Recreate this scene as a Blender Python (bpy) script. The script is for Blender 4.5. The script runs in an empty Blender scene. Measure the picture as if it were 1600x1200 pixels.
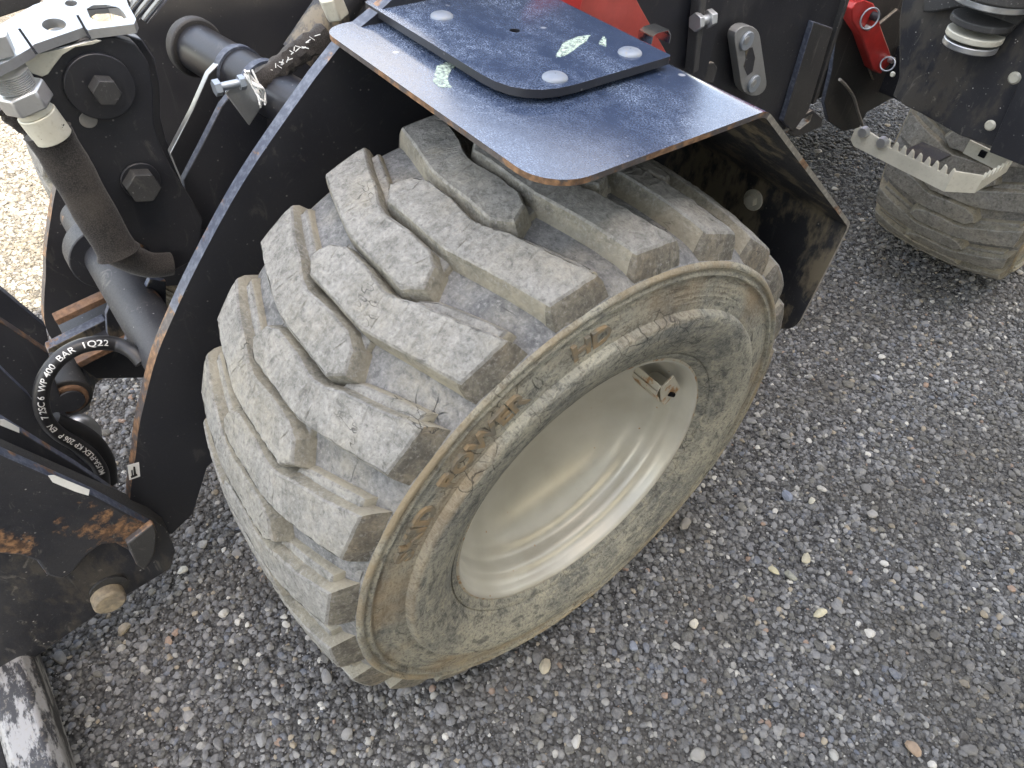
import bpy, bmesh, math, random
import numpy as np
from mathutils import Vector, Matrix
from mathutils.geometry import tessellate_polygon

random.seed(7)
S = bpy.context.scene
COL = S.collection
PI = math.pi
R = 0.395                      # tyre radius

# ------------------------------------------------------------------ camera
CP = Vector((0.53247, -0.45037, 1.16608))
YAW, PIT, ROL, FPX = 2.43794, -0.80026, 0.07235, 1108.389
_F = Vector((math.cos(PIT)*math.cos(YAW), math.cos(PIT)*math.sin(YAW), math.sin(PIT)))
_R = _F.cross(Vector((0, 0, 1))).normalized(); _U = _R.cross(_F)
CR = _R*math.cos(ROL) + _U*math.sin(ROL); CU = -_R*math.sin(ROL) + _U*math.cos(ROL)
cd = bpy.data.cameras.new('camera'); cam = bpy.data.objects.new('camera', cd); COL.objects.link(cam)
m = Matrix((CR, CU, -_F)).transposed().to_4x4(); m.translation = CP
cam.matrix_world = m
cd.sensor_width = 36; cd.lens = FPX/1600*36; cd.clip_start = .02; cd.clip_end = 600
S.camera = cam
S.render.resolution_x = 1024; S.render.resolution_y = 768

# ------------------------------------------------------------------ light
SUN_EL, SUN_AZ = math.radians(58), math.radians(-6)      # azimuth from +X towards +Y
sd = Vector((math.cos(SUN_EL)*math.cos(SUN_AZ), math.cos(SUN_EL)*math.sin(SUN_AZ), math.sin(SUN_EL)))
W = bpy.data.worlds.new("World"); S.world = W; W.use_nodes = True
wn = W.node_tree; wn.nodes.clear()
bg = wn.nodes.new('ShaderNodeBackground'); wo = wn.nodes.new('ShaderNodeOutputWorld')
sk = wn.nodes.new('ShaderNodeTexSky'); sk.sky_type = 'NISHITA'; sk.sun_disc = False
sk.sun_elevation = SUN_EL; sk.sun_rotation = math.atan2(sd.x, sd.y); sk.air_density = 1.0; sk.dust_density = 2.0; sk.ozone_density = 1.0
bg.inputs['Strength'].default_value = .15
_tc = wn.nodes.new('ShaderNodeTexCoord'); _mp = wn.nodes.new('ShaderNodeMapping'); _mp.inputs[3].default_value = (1, 1, 2.2); _mp.inputs[1].default_value = (.4, .9, 0)
_nz = wn.nodes.new('ShaderNodeTexNoise'); _nz.inputs['Scale'].default_value = 2.6; _nz.inputs['Detail'].default_value = 5; _nz.inputs['Roughness'].default_value = .5
_mr = wn.nodes.new('ShaderNodeMapRange'); _mr.inputs[1].default_value = .44; _mr.inputs[2].default_value = .68; _mr.inputs[4].default_value = .75
_bw = wn.nodes.new('ShaderNodeRGBToBW'); _mu = wn.nodes.new('ShaderNodeMath'); _mu.operation = 'MULTIPLY'; _mu.inputs[1].default_value = 2.3
_mx = wn.nodes.new('ShaderNodeMix'); _mx.data_type = 'RGBA'; _L = wn.links.new
_L(_tc.outputs['Generated'], _mp.inputs[0]); _L(_mp.outputs[0], _nz.inputs['Vector']); _L(_nz.outputs['Fac'], _mr.inputs[0])
_L(sk.outputs[0], _bw.inputs[0]); _L(_bw.outputs[0], _mu.inputs[0]); _L(_mr.outputs[0], _mx.inputs[0]); _L(sk.outputs[0], _mx.inputs[6]); _L(_mu.outputs[0], _mx.inputs[7])
_L(_mx.outputs[2], bg.inputs[0]); wn.links.new(bg.outputs[0], wo.inputs[0])
ld = bpy.data.lights.new('sun', 'SUN'); ld.energy = 2.6; ld.angle = math.radians(.53); ld.color = (1, .95, .81)
lo = bpy.data.objects.new('sun', ld); COL.objects.link(lo); lo.rotation_euler = sd.to_track_quat('Z', 'Y').to_euler()
S.view_settings.view_transform = 'Standard'; S.view_settings.look = 'None'
S.view_settings.exposure = 2.98; S.view_settings.gamma = 1
S.view_settings.use_curve_mapping = False
S.view_settings.use_white_balance = True; S.view_settings.white_balance_temperature = 8000; S.view_settings.white_balance_tint = 11

def U(px, py, ax, v):
    """point of the photograph on the real plane x|y|z = v"""
    d = _F + CR*((px-800)/FPX) - CU*((py-600)/FPX)
    i = 'xyz'.index(ax); t = (v-CP[i])/d[i]
    return CP + d*t

# ------------------------------------------------------------------ materials
class NT:
    def __init__(s, name):
        s.m = bpy.data.materials.new(name); s.m.use_nodes = True; s.t = s.m.node_tree
        s.b = s.t.nodes['Principled BSDF']; s.out = s.t.nodes['Material Output']
        s.geo = s.n('ShaderNodeNewGeometry').outputs['Position']
    def n(s, ty, **k):
        o = s.t.nodes.new(ty)
        for a, v in k.items(): setattr(o, a, v)
        return o
    def put(s, sock, v):
        if v is None: return
        if isinstance(v, bpy.types.NodeSocket): s.t.links.new(v, sock)
        else:
            if sock.type == 'RGBA' and len(v) == 3: v = (*v, 1)
            sock.default_value = v
    def noise(s, scale, det=4, rough=.55, vec=None, dist=0):
        o = s.n('ShaderNodeTexNoise'); s.put(o.inputs['Vector'], vec or s.geo)
        o.inputs['Scale'].default_value = scale; o.inputs['Detail'].default_value = det
        o.inputs['Roughness'].default_value = rough; o.inputs['Distortion'].default_value = dist
        return o.outputs['Fac']
    def vor(s, scale, feat='F1', vec=None, out='Distance', rnd=1):
        o = s.n('ShaderNodeTexVoronoi', feature=feat); s.put(o.inputs['Vector'], vec or s.geo)
        o.inputs['Scale'].default_value = scale; o.inputs['Randomness'].default_value = rnd
        return o.outputs[out]
    def ramp(s, fac, a, b, c0=0., c1=1.):
        o = s.n('ShaderNodeMapRange'); o.clamp = True
        s.put(o.inputs[0], fac); o.inputs[1].default_value = a; o.inputs[2].default_value = b
        o.inputs[3].default_value = c0; o.inputs[4].default_value = c1
        return o.outputs[0]
    def mix(s, f, a, b, bt='MIX'):
        o = s.n('ShaderNodeMix', data_type='RGBA', blend_type=bt)
        s.put(o.inputs[0], f); s.put(o.inputs[6], a); s.put(o.inputs[7], b)
        return o.outputs[2]
    def math(s, op, a, b=0., c=None):
        o = s.n('ShaderNodeMath', operation=op); s.put(o.inputs[0], a); s.put(o.inputs[1], b)
        if c is not None: s.put(o.inputs[2], c)
        return o.outputs[0]
    def scale(s, vec, xyz):
        o = s.n('ShaderNodeMapping'); s.put(o.inputs[0], vec); o.inputs[3].default_value = xyz
        return o.outputs[0]
    def bump(s, h, st=.3, d=.002, prev=None):
        o = s.n('ShaderNodeBump'); o.inputs['Strength'].default_value = st; o.inputs['Distance'].default_value = d
        s.put(o.inputs['Height'], h); s.put(o.inputs['Normal'], prev)
        return o.outputs[0]
    def fin(s, col=None, rough=None, metal=None, nrm=None, spec=None, coat=None):
        s.put(s.b.inputs['Base Color'], col); s.put(s.b.inputs['Roughness'], rough)
        s.put(s.b.inputs['Metallic'], metal); s.put(s.b.inputs['Normal'], nrm)
        s.put(s.b.inputs['Specular IOR Level'], spec); s.put(s.b.inputs['Coat Weight'], coat)
        return s.m

M = {}
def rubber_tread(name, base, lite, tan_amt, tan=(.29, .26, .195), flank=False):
    t = NT(name)
    oc = t.n('ShaderNodeTexCoord').outputs['Object']
    ln = t.n('ShaderNodeVectorMath', operation='LENGTH'); yz_ = t.n('ShaderNodeVectorMath', operation='MULTIPLY'); t.put(yz_.inputs[0], oc); yz_.inputs[1].default_value = (0, 1, 1)
    t.put(ln.inputs[0], yz_.outputs[0]); rad = ln.outputs['Value']
    n1 = t.noise(24, 6, .68); n2 = t.noise(210, 6, .75); n3 = t.noise(7, 4, .6); n4 = t.noise(75, 5, .7, None, .6)
    c = t.mix(t.ramp(n1, .38, .62), base, lite)
    c = t.mix(t.ramp(n4, .52, .68, 0, .55), c, tuple(v*1.38 for v in lite))
    c = t.mix(t.ramp(n4, .47, .33, 0, .65), c, tuple(v*.55 for v in base))
    c = t.mix(t.ramp(n2, .52, .70, 0, .5), c, (.36, .35, .33))
    c = t.mix(t.ramp(n2, .48, .32, 0, .6), c, (.06, .06, .058))
    if flank:      # dust packed at the foot of the flank
        k = t.math('MULTIPLY', t.ramp(rad, .384, .366), t.ramp(n1, .3, .62, .35, 1))
        c = t.mix(t.math('MULTIPLY', k, .8), c, tan)
    m3 = t.ramp(n3, .5, .66)
    c = t.mix(t.math('MULTIPLY', t.math('MULTIPLY', m3, t.ramp(n4, .35, .6, .2, 1)), tan_amt), c, tan)
    w = t.noise(14, 2, .5); cv = t.vor(23, 'DISTANCE_TO_EDGE', vec=t.mix(.08, t.geo, t.n('ShaderNodeTexNoise').outputs['Color']))
    cut = t.math('MULTIPLY', t.ramp(cv, .02, .004), t.ramp(w, .62, .68))
    c = t.mix(t.math('MULTIPLY', cut, .8), c, (.03, .03, .03))
    b = t.bump(n2, .8, .002); b = t.bump(n4, .6, .0028, b); b = t.bump(n1, .3, .005, b); b = t.bump(t.math('SUBTRACT', 1, cut), .5, .003, b)
    return t.fin(c, .84, 0, b, .22)
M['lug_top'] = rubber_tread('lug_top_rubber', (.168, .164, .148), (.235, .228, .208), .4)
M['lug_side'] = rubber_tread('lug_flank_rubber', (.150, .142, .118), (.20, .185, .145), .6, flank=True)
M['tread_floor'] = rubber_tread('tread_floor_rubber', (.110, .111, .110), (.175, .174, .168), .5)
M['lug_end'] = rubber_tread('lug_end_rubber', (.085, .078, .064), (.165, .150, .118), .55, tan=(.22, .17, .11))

def sidewall():
    t = NT('sidewall_rubber')
    oc = t.n('ShaderNodeTexCoord').outputs['Object']
    sp = t.n('ShaderNodeSeparateXYZ'); t.put(sp.inputs[0], oc)
    r = t.math('SQRT', t.math('ADD', t.math('MULTIPLY', sp.outputs[1], sp.outputs[1]), t.math('MULTIPLY', sp.outputs[2], sp.outputs[2])))
    th = t.math('ARCTAN2', sp.outputs[2], sp.outputs[1])
    cb = t.n('ShaderNodeCombineXYZ'); t.put(cb.inputs[0], r); t.put(cb.inputs[1], th)
    v = cb.outputs[0]
    grain = t.noise(1, 4, .6, t.scale(v, (70, 340, 1)))       # fine radial ribs
    smear = t.noise(1, 5, .6, t.scale(v, (90, 9, 1)), .8)        # smears round the wheel
    blot = t.noise(9, 5, .6)
    fine = t.noise(240, 4, .65)
    c = t.mix(t.ramp(blot, .38, .62), (.15, .15, .132), (.285, .272, .215))
    c = t.mix(t.ramp(smear, .5, .68, 0, .75), c, (.34, .315, .235))
    c = t.mix(t.ramp(smear, .46, .34, 0, .85), c, (.065, .065, .06))
    c = t.mix(t.ramp(grain, .52, .66, 0, .4), c, (.42, .40, .31))
    c = t.mix(t.ramp(fine, .5, .3, 0, .75), c, (.06, .058, .05))
    g2_ = t.noise(1, 5, .7, t.scale(v, (260, 30, 1)), 1.2)
    c = t.mix(t.ramp(g2_, .46, .32, 0, .75), c, (.06, .06, .055)); c = t.mix(t.ramp(g2_, .56, .7, 0, .6), c, (.38, .355, .27))
    # tan mud along the shoulder ring
    ring = t.math('MULTIPLY', t.ramp(r, .333, .342), t.ramp(r, .356, .348))
    c = t.mix(t.math('MULTIPLY', ring, t.ramp(t.noise(11, 5, .65), .38, .58, .0, .85)), c, (.25, .195, .12))
    lt = t.math('MULTIPLY', t.ramp(r, .28, .286), t.ramp(r, .335, .328))
    c = t.mix(t.math('MULTIPLY', lt, t.ramp(t.noise(6, 4), .45, .62, 0, .6)), c, (.27, .19, .105))
    # cracks and scuffs
    wv = t.n('ShaderNodeTexNoise'); t.put(wv.inputs[0], t.geo); wv.inputs['Scale'].default_value = 35; wv.inputs['Detail'].default_value = 4
    dv = t.n('ShaderNodeVectorMath', operation='ADD'); t.put(dv.inputs[0], t.scale(v, (60, 16.0, 1)))
    t.put(dv.inputs[1], t.mix(.0, wv.outputs['Color'], wv.outputs['Color']))
    cr = t.vor(.9, 'DISTANCE_TO_EDGE', vec=dv.outputs[0])
    crk = t.math('MULTIPLY', t.ramp(cr, .03, .006), t.ramp(t.noise(13, 3), .56, .64))
    c = t.mix(t.math('MULTIPLY', crk, .7), c, (.025, .024, .022))
    h = t.math('ADD', t.math('MULTIPLY', grain, .5), t.math('MULTIPLY', smear, .9))
    b = t.bump(h, .8, .003); b = t.bump(g2_, .6, .002, b); b = t.bump(fine, .4, .0015, b); b = t.bump(t.math('SUBTRACT', 1, crk), .7, .002, b)
    return t.fin(c, .78, 0, b, .28)
M['sidewall'] = sidewall()
def lettering():
    t = NT('lettering_rubber')
    n = t.noise(60, 5)
    c = t.mix(t.ramp(n, .4, .6), (.235, .17, .10), (.15, .135, .105))
    return t.fin(c, .8, 0, t.bump(t.noise(300, 4), .4, .001), .2)
M['letters'] = lettering()

def rimpaint():
    t = NT('rim_cream_paint')
    n = t.noise(14, 5); f = t.noise(190, 5, .7)
    c = t.mix(t.ramp(n, .35, .7), (.35, .335, .28), (.42, .405, .35))
    c = t.mix(t.ramp(t.noise(5, 3), .5, .7, 0, .45), c, (.27, .245, .18))
    sp = t.vor(70, vec=t.geo); rs = t.math('MULTIPLY', t.ramp(sp, .14, .05), t.ramp(t.noise(25, 2), .6, .68))
    c = t.mix(rs, c, (.28, .15, .06))
    c = t.mix(t.ramp(f, .66, .78, 0, .5), c, (.36, .31, .22))
    return t.fin(c, t.ramp(n, .3, .7, .29, .42), .22, t.bump(f, .12, .0006), .5)
M['rim'] = rimpaint()
def rust(name='rust', k=1., a=(.11, .065, .042), b_=(.22, .125, .075)):
    t = NT(name)
    n = t.noise(90, 6, .65); n2 = t.noise(18, 4)
    c = t.mix(t.ramp(n, .35, .65), a, b_); c = t.mix(t.ramp(n2, .5, .66, 0, .7*k), c, (.10, .08, .075))
    return t.fin(c, .85, 0, t.bump(n, .7, .002), .2)
M['rust'] = rust()
def rimrust():
    t = NT('rusty_rim_paint'); n = t.noise(70, 5, .6)
    c = t.mix(t.ramp(n, .53, .62), (.36, .33, .26), (.26, .14, .06))
    return t.fin(c, .6, .1, t.bump(n, .3, .001))
M['rim_rust'] = rimrust()

def black(name, base=(.013, .014, .018), rough=.42, dust=.3, mud=0., rusty=0., spec=.5, scratch=.4):
    t = NT(name)
    n = t.noise(6, 5, .6); f = t.noise(320, 3, .7); sc = t.vor(85)
    st = t.noise(1, 4, .6, t.scale(t.geo, (60, 60, 6)))
    c = t.mix(t.ramp(n, .4, .72, 0, dust*.5), base, (.085, .082, .076))
    c = t.mix(t.ramp(f, .60, .74, 0, dust*.6), c, (.20, .20, .20))
    spk = t.math('MULTIPLY', t.ramp(sc, .13, .06), t.ramp(t.noise(17, 4, .7), .5, .6))
    c = t.mix(t.math('MULTIPLY', spk, scratch), c, (.38, .37, .34))
    c = t.mix(t.ramp(st, .64, .76, 0, dust*.45), c, (.17, .165, .15))
    sm = t.noise(1, 6, .7, t.scale(t.geo, (26, 26, 16)), 1.5); c = t.mix(t.math('MULTIPLY', t.ramp(sm, .60, .66), scratch*.4), c, (.16, .15, .13))
    if mud: c = t.mix(t.math('MULTIPLY', t.ramp(t.noise(1, 5, .65, t.scale(t.geo, (22, 22, 9))), .49, .58), mud), c, (.23, .19, .125))
    if rusty:
        rn = t.noise(9, 6, .7); rm = t.ramp(rn, .64-.12*rusty, .68-.1*rusty)
        c = t.mix(rm, c, t.mix(t.ramp(t.noise(110, 4), .4, .6), (.07, .04, .025), (.24, .13, .065)))
    rg = t.ramp(n, .3, .7, rough-.06, rough+.12)
    if dust > .2: rg = t.math('ADD', rg, t.ramp(f, .5, .75, 0, .3))
    b = t.bump(t.noise(130, 4, .5), .10, .001); b = t.bump(f, .1, .0005, b)
    return t.fin(c, rg, 0, b, spec)
M['bolt_rust'] = rust('bolt_rust', 1., (.15, .13, .10), (.27, .22, .15))
M['black'] = black('black_paint')
M['black_clean'] = black('black_paint_clean', dust=.12, rough=.34, scratch=.35)
M['black_speck'] = black('black_paint_speckled', dust=.55, scratch=1., mud=.12)
M['black_mud'] = black('black_paint_muddy', dust=.5, mud=.55, scratch=.5, rough=.5)
M['black_rust'] = black('black_paint_rusty', dust=.5, rusty=.5, scratch=.8, rough=.5)
M['black_dust'] = black('black_paint_dusty', base=(.022, .022, .022), dust=.8, scratch=.4, rough=.6)

def fender_paint():
    t = NT('fender_dusty_gloss_black')
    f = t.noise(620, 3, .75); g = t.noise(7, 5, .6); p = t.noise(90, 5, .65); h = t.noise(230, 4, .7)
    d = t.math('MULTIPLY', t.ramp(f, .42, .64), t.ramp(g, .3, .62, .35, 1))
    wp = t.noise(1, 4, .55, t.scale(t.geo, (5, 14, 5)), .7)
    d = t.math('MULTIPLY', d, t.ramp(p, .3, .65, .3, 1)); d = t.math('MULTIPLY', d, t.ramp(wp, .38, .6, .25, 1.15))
    c = t.mix(t.math('MULTIPLY', d, .52), (.017, .031, .066), (.38, .47, .60))  # blue of the mirrored sky mixed into the paint and dust colour
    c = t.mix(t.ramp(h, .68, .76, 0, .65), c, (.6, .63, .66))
    spots = t.math('MULTIPLY', t.ramp(t.vor(34), .16, .08), t.ramp(t.noise(11, 3), .56, .64))
    c = t.mix(t.math('MULTIPLY', spots, .6), c, (.55, .56, .56))
    rg = t.ramp(d, 0, 1, .12, .40)
    b = t.bump(f, .14, .0006); b = t.bump(g, .03, .006, b)
    return t.fin(c, rg, 0, b, .9, .0)
M['fender'] = fender_paint()
def worn_edge(name, paint, amount, bare=(.30, .31, .33)):
    t = NT(name); n = t.noise(22, 6, .7); n2 = t.noise(140, 4, .6)
    c = t.mix(t.ramp(n2, .45, .85), paint, bare)
    rr = t.mix(t.ramp(n2, .4, .6), (.11, .062, .035), (.25, .14, .075))
    c = t.mix(t.ramp(n, .70-.4*amount, .74-.4*amount), c, rr)
    return t.fin(c, .5, .15, t.bump(n2, .35, .0012), .5)
M['edge_steel'] = worn_edge('worn_plate_edge', (.05, .06, .085), .25, (.16, .18, .215))
M['edge_rust'] = worn_edge('rusty_plate_edge', (.06, .052, .05), .52, (.14, .12, .11))
M['edge_pale'] = worn_edge('pale_plate_edge', (.17, .155, .13), .3, (.4, .37, .31))

def zinc(name='zinc', base=(.50, .51, .51), rough=.36, metal=.85, dirt=.25):
    t = NT(name); n = t.noise(12, 5, .6); f = t.noise(160, 4, .65)
    c = t.mix(t.ramp(n, .35, .68), base, tuple(.8*v for v in base))
    c = t.mix(t.ramp(f, .55, .75, 0, dirt), c, (.30, .26, .19))
    return t.fin(c, t.ramp(f, .3, .7, rough-.05, rough+.13), metal, t.bump(f, .12, .0006))
M['zinc'] = zinc(); M['zinc_bright'] = zinc('zinc_bright', (.33, .37, .41), .38, .6, .25)
M['galv'] = zinc('galvanised_dirty', (.56, .54, .45), .5, .3, .45)
M['bolt_zinc'] = zinc('bolt_zinc', (.22, .25, .29), .5, .4, .6)
M['steel_grey'] = zinc('steel_grey', (.27, .275, .27), .42, .5, .3)
M['chrome'] = zinc('chrome', (.75, .74, .72), .12, 1, .05)
M['white_met'] = zinc('pale_oxide', (.72, .72, .68), .5, .1, .2)  # pale metal, also the colour of the painted sun slivers
def plain(name, col, rough=.5, metal=0, spec=.5, bs=120, bst=.15, vary=.25):
    t = NT(name); n = t.noise(30, 5, .6); f = t.noise(bs, 4, .6)
    c = t.mix(t.ramp(n, .35, .65), col, tuple(max(0, v*(1-vary)) for v in col))
    return t.fin(c, rough, metal, t.bump(f, bst, .001), spec)
M['red'] = plain('red_paint', (.40, .026, .024), .38)
M['red_dull'] = plain('red_paint_dull', (.36, .052, .040), .5)
M['hose'] = plain('hose_rubber', (.016, .016, .017), .42)
M['white'] = plain('white_print', (.74, .74, .71), .55)
M['marks'] = plain('chalk_mark', (.50, .62, .52), .8, 0, .2, 200, .5, .35)
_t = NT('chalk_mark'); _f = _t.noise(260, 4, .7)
_t.put(_t.b.inputs['Alpha'], _t.ramp(_f, .36, .64, .0, .8)); M['marks'] = _t.fin((.46, .56, .47), .85, 0, None, .2)  # pale green colour standing in for flecks of sunlight
M['ink'] = plain('black_print', (.015, .015, .015), .5)
M['hole'] = plain('dark_recess', (.006, .006, .007), .9, 0, .1)
M['cable'] = plain('grey_cable', (.25, .24, .22), .6)
M['glass'] = plain('dark_cab_glass', (.02, .025, .03), .08)
def fabric():
    t = NT('woven_sleeve'); wv = t.noise(700, 2, .5); n = t.noise(20, 4)
    c = t.mix(t.ramp(wv, .4, .65), (.018, .016, .015), (.046, .041, .037)); c = t.mix(t.ramp(n, .5, .7, 0, .4), c, (.07, .06, .05))
    t.b.inputs['Sheen Weight'].default_value = .15
    return t.fin(c, .9, 0, t.bump(wv, .6, .001), .15)
M['fabric'] = fabric()
def scraped():
    t = NT('scraped_grey_steel'); n = t.noise(1, 6, .7, t.scale(t.geo, (14, 40, 40))); f = t.noise(200, 4)
    c = t.mix(t.ramp(n, .46, .52), (.04, .04, .042), (.27, .265, .255)); c = t.mix(t.ramp(f, .55, .7, 0, .5), c, (.24, .21, .17))
    return t.fin(c, .55, .3, t.bump(n, .25, .002), .4)
M['scraped'] = scraped()

def gravel_ground():
    t = NT('gravel_fines')
    v = t.vor(150, out='Color'); d = t.vor(150); n = t.noise(3.5, 5, .6); f = t.noise(420, 4, .7)
    d2 = t.vor(60); v2 = t.vor(60, out='Color')
    bw = t.n('ShaderNodeRGBToBW'); t.put(bw.inputs[0], v); bw2 = t.n('ShaderNodeRGBToBW'); t.put(bw2.inputs[0], v2)
    c = t.mix(bw.outputs[0], (.05, .049, .048), (.19, .184, .172))
    c = t.mix(t.ramp(bw2.outputs[0], .72, .8, 0, .6), c, (.30, .29, .265))
    c = t.mix(t.ramp(d, .35, .75, 0, .8), c, (.03, .029, .028))
    c = t.mix(t.ramp(n, .45, .65, 0, .45), c, (.09, .082, .068))
    b = t.bump(t.math('SUBTRACT', 1, d), 1., .005); b = t.bump(t.math('SUBTRACT', 1, d2), .8, .008, b); b = t.bump(f, .5, .002, b)
    return t.fin(c, .9, 0, b, .25)
M['ground'] = gravel_ground()
def pebble():
    t = NT('pebble_stone')
    o = t.n('ShaderNodeObjectInfo'); rnd = o.outputs['Random']
    cr = t.n('ShaderNodeValToRGB'); t.put(cr.inputs[0], rnd); e = cr.color_ramp; e.interpolation = 'CONSTANT'
    cols = [(0, (.060, .060, .062)), (.16, (.10, .10, .102)), (.34, (.142, .142, .144)), (.50, (.075, .073, .068)), (.60, (.185, .184, .182)),
            (.72, (.12, .115, .10)), (.80, (.23, .225, .215)), (.87, (.115, .125, .145)), (.915, (.33, .32, .29)), (.955, (.30, .25, .18)), (.975, (.5, .48, .43)), (.99, (.27, .18, .13))]
    while len(e.elements) < len(cols): e.elements.new(.5)
    for q, (p, c) in zip(e.elements, cols): q.position = p; q.color = (*c, 1)
    n = t.noise(220, 4, .65); n2 = t.noise(60, 3)
    c = t.mix(t.ramp(n, .42, .66, 0, .35), cr.outputs[0], (.30, .29, .26)); c = t.mix(t.ramp(n2, .5, .3, 0, .4), c, (.05, .048, .045))
    c = t.mix(t.ramp(t.noise(3.2, 5, .6), .47, .62, 0, .55), c, (.085, .076, .062))
    return t.fin(c, .72, 0, t.bump(n, .35, .0012), .35)
M['pebble'] = pebble()

# ------------------------------------------------------------------ mesh helpers
class MB:
    def __init__(s): s.v = []; s.f = []; s.mi = []
    def add(s, vs, fs, mi=0):
        k = len(s.v); s.v += [Vector(a) for a in vs]; s.f += [tuple(i+k for i in f) for f in fs]
        s.mi += (list(mi) if isinstance(mi, (list, tuple)) else [mi]*len(fs)); return s
    def prism(s, pts, off, mi_cap=0, mi_side=None, holes=(), mi_back=None):
        """planar polygon pts (3D) pushed by vector off; holes are loops in the same plane"""
        mi_side = mi_cap if mi_side is None else mi_side; mi_back = mi_cap if mi_back is None else mi_back
        off = Vector(off); loops = [[Vector(p) for p in pts]]+[[Vector(p) for p in h] for h in holes]
        tri = tessellate_polygon(loops); flat = [p for l in loops for p in l]; n = len(flat)
        fs = []; mi = []
        for a, b, c in tri:
            nn = (flat[b]-flat[a]).cross(flat[c]-flat[a])
            if nn.dot(off) < 0: a, c = c, a
            fs.append((c, b, a)); mi.append(mi_back); fs.append((a+n, b+n, c+n)); mi.append(mi_cap)
        k = 0
        for l in loops:
            q = len(l)
            for i in range(q):
                j = (i+1) % q; fs.append((k+i, k+j, k+j+n, k+i+n)); mi.append(mi_side)
            k += q
        return s.add(flat+[p+off for p in flat], fs, mi)
    def box(s, lo, hi, mi=0):
        x0, y0, z0 = lo; x1, y1, z1 = hi
        return s.prism([(x0, y0, z0), (x1, y0, z0), (x1, y1, z0), (x0, y1, z0)], (0, 0, z1-z0), mi)
    def cyl(s, a, b, r, n=24, r2=None, mi=0, mi_end=None, rot=0):
        a = Vector(a); b = Vector(b); r2 = r if r2 is None else r2; d = (b-a).normalized()
        u = d.orthogonal().normalized(); w = d.cross(u)
        vs = [a+(u*math.cos(t)+w*math.sin(t))*r for t in [rot+2*PI*i/n for i in range(n)]] + \
             [b+(u*math.cos(t)+w*math.sin(t))*r2 for t in [rot+2*PI*i/n for i in range(n)]]
        fs = [(i, (i+1) % n, (i+1) % n+n, i+n) for i in range(n)]+[tuple(range(n))[::-1], tuple(range(n, 2*n))]
        e = mi if mi_end is None else mi_end
        return s.add(vs, fs, [mi]*n+[e, e])
    def bar(s, a, b, w, h, up=(0, 0, 1), mi=0):
        a = Vector(a); b = Vector(b); d = (b-a).normalized(); up = Vector(up); sx = d.cross(up).normalized()*w/2; sy = sx.cross(d).normalized()*h/2
        return s.prism([a+sx+sy, a-sx+sy, a-sx-sy, a+sx-sy], b-a, mi)
    def tube(s, path, r, n=14, mi=0, flat=1., ref=None, cap=True, rough=0):
        P = [Vector(p) for p in path]; rr = r if isinstance(r, (list, tuple)) else [r]*len(P)
        vs = []; u = None
        for i, p in enumerate(P):
            d = (P[min(i+1, len(P)-1)]-P[max(i-1, 0)]).normalized()
            if ref is not None: u = (Vector(ref)-d*Vector(ref).dot(d)).normalized()
            elif u is None: u = d.orthogonal().normalized()
            else: u = (u-d*u.dot(d)).normalized()
            w = d.cross(u)
            for k in range(n):
                t = 2*PI*k/n; q = rr[i]*(1+random.uniform(-rough, rough))
                vs.append(p+u*math.cos(t)*q*flat+w*math.sin(t)*q)
        fs = [(i*n+k, i*n+(k+1) % n, (i+1)*n+(k+1) % n, (i+1)*n+k) for i in range(len(P)-1) for k in range(n)]
        if cap: fs += [tuple(range(n))[::-1], tuple(range((len(P)-1)*n, len(P)*n))]
        return s.add(vs, fs, mi)
    def revolve(s, prof, seg, c=(0, 0, 0), mats=None, closed=False):
        """profile (x, r) about the X axis"""
        n = len(prof); vs = []; c = Vector(c)
        for k in range(seg):
            a = 2*PI*k/seg
            for x, r in prof: vs.append(c+Vector((x, -r*math.cos(a), r*math.sin(a))))
        fs = []; mi = []
        for k in range(seg):
            j = (k+1) % seg
            for i in range(n-1 if not closed else n):
                i2 = (i+1) % n; fs.append((k*n+i, k*n+i2, j*n+i2, j*n+i)); mi.append(mats[i] if mats else 0)
        return s.add(vs, fs, mi)
    def mesh(s, name, mats, origin=(0, 0, 0), smooth=None):
        me = bpy.data.meshes.new(name); o = Vector(origin)
        me.from_pydata([v-o for v in s.v], [], s.f)
        for mt in (mats if isinstance(mats, (list, tuple)) else [mats]): me.materials.append(M[mt])
        me.polygons.foreach_set('material_index', s.mi)
        bm = bmesh.new(); bm.from_mesh(me); bmesh.ops.recalc_face_normals(bm, faces=bm.faces); bm.to_mesh(me); bm.free()
        if smooth is not None:
            me.polygons.foreach_set('use_smooth', [True]*len(me.polygons)); me.set_sharp_from_angle(angle=math.radians(smooth))
        me.update(); return me

def wloc(o): return Vector((0, 0, 0)) if o is None else wloc(o.parent)+o.location
def tag(o, label=None, cat=None, group=None, kind=None):
    for k, v in (('label', label), ('category', cat), ('group', group), ('kind', kind)):
        if v: o[k] = v
    return o
def part(name, mb, mats, parent=None, label=None, smooth=35, bevel=0, origin=None, kind=None):
    if origin is None:
        a = np.array([list(v) for v in mb.v]); origin = (a.min(0)+a.max(0))/2
    o = bpy.data.objects.new(name, mb.mesh(name, mats, origin, smooth)); COL.objects.link(o)
    if parent: o.parent = parent
    o.location = Vector(origin)-wloc(parent)
    if bevel:
        b = o.modifiers.new('bevel', 'BEVEL'); b.width = bevel; b.segments = 2; b.limit_method = 'ANGLE'; b.angle_limit = math.radians(40)
    return tag(o, label, kind=kind)
def empty(name, loc, rz=0):
    o = bpy.data.objects.new(name, None); COL.objects.link(o); o.location = loc; o.rotation_euler[2] = rz; o.empty_display_size = .1; return o
def copy_tree(o, parent=None):
    c = o.copy(); COL.objects.link(c); c.parent = parent
    for ch in o.children: copy_tree(ch, c)
    return c
def xp(pts, x):                      # pixels -> points on plane x
    return [U(a, b, 'x', x) for a, b in pts]
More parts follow.
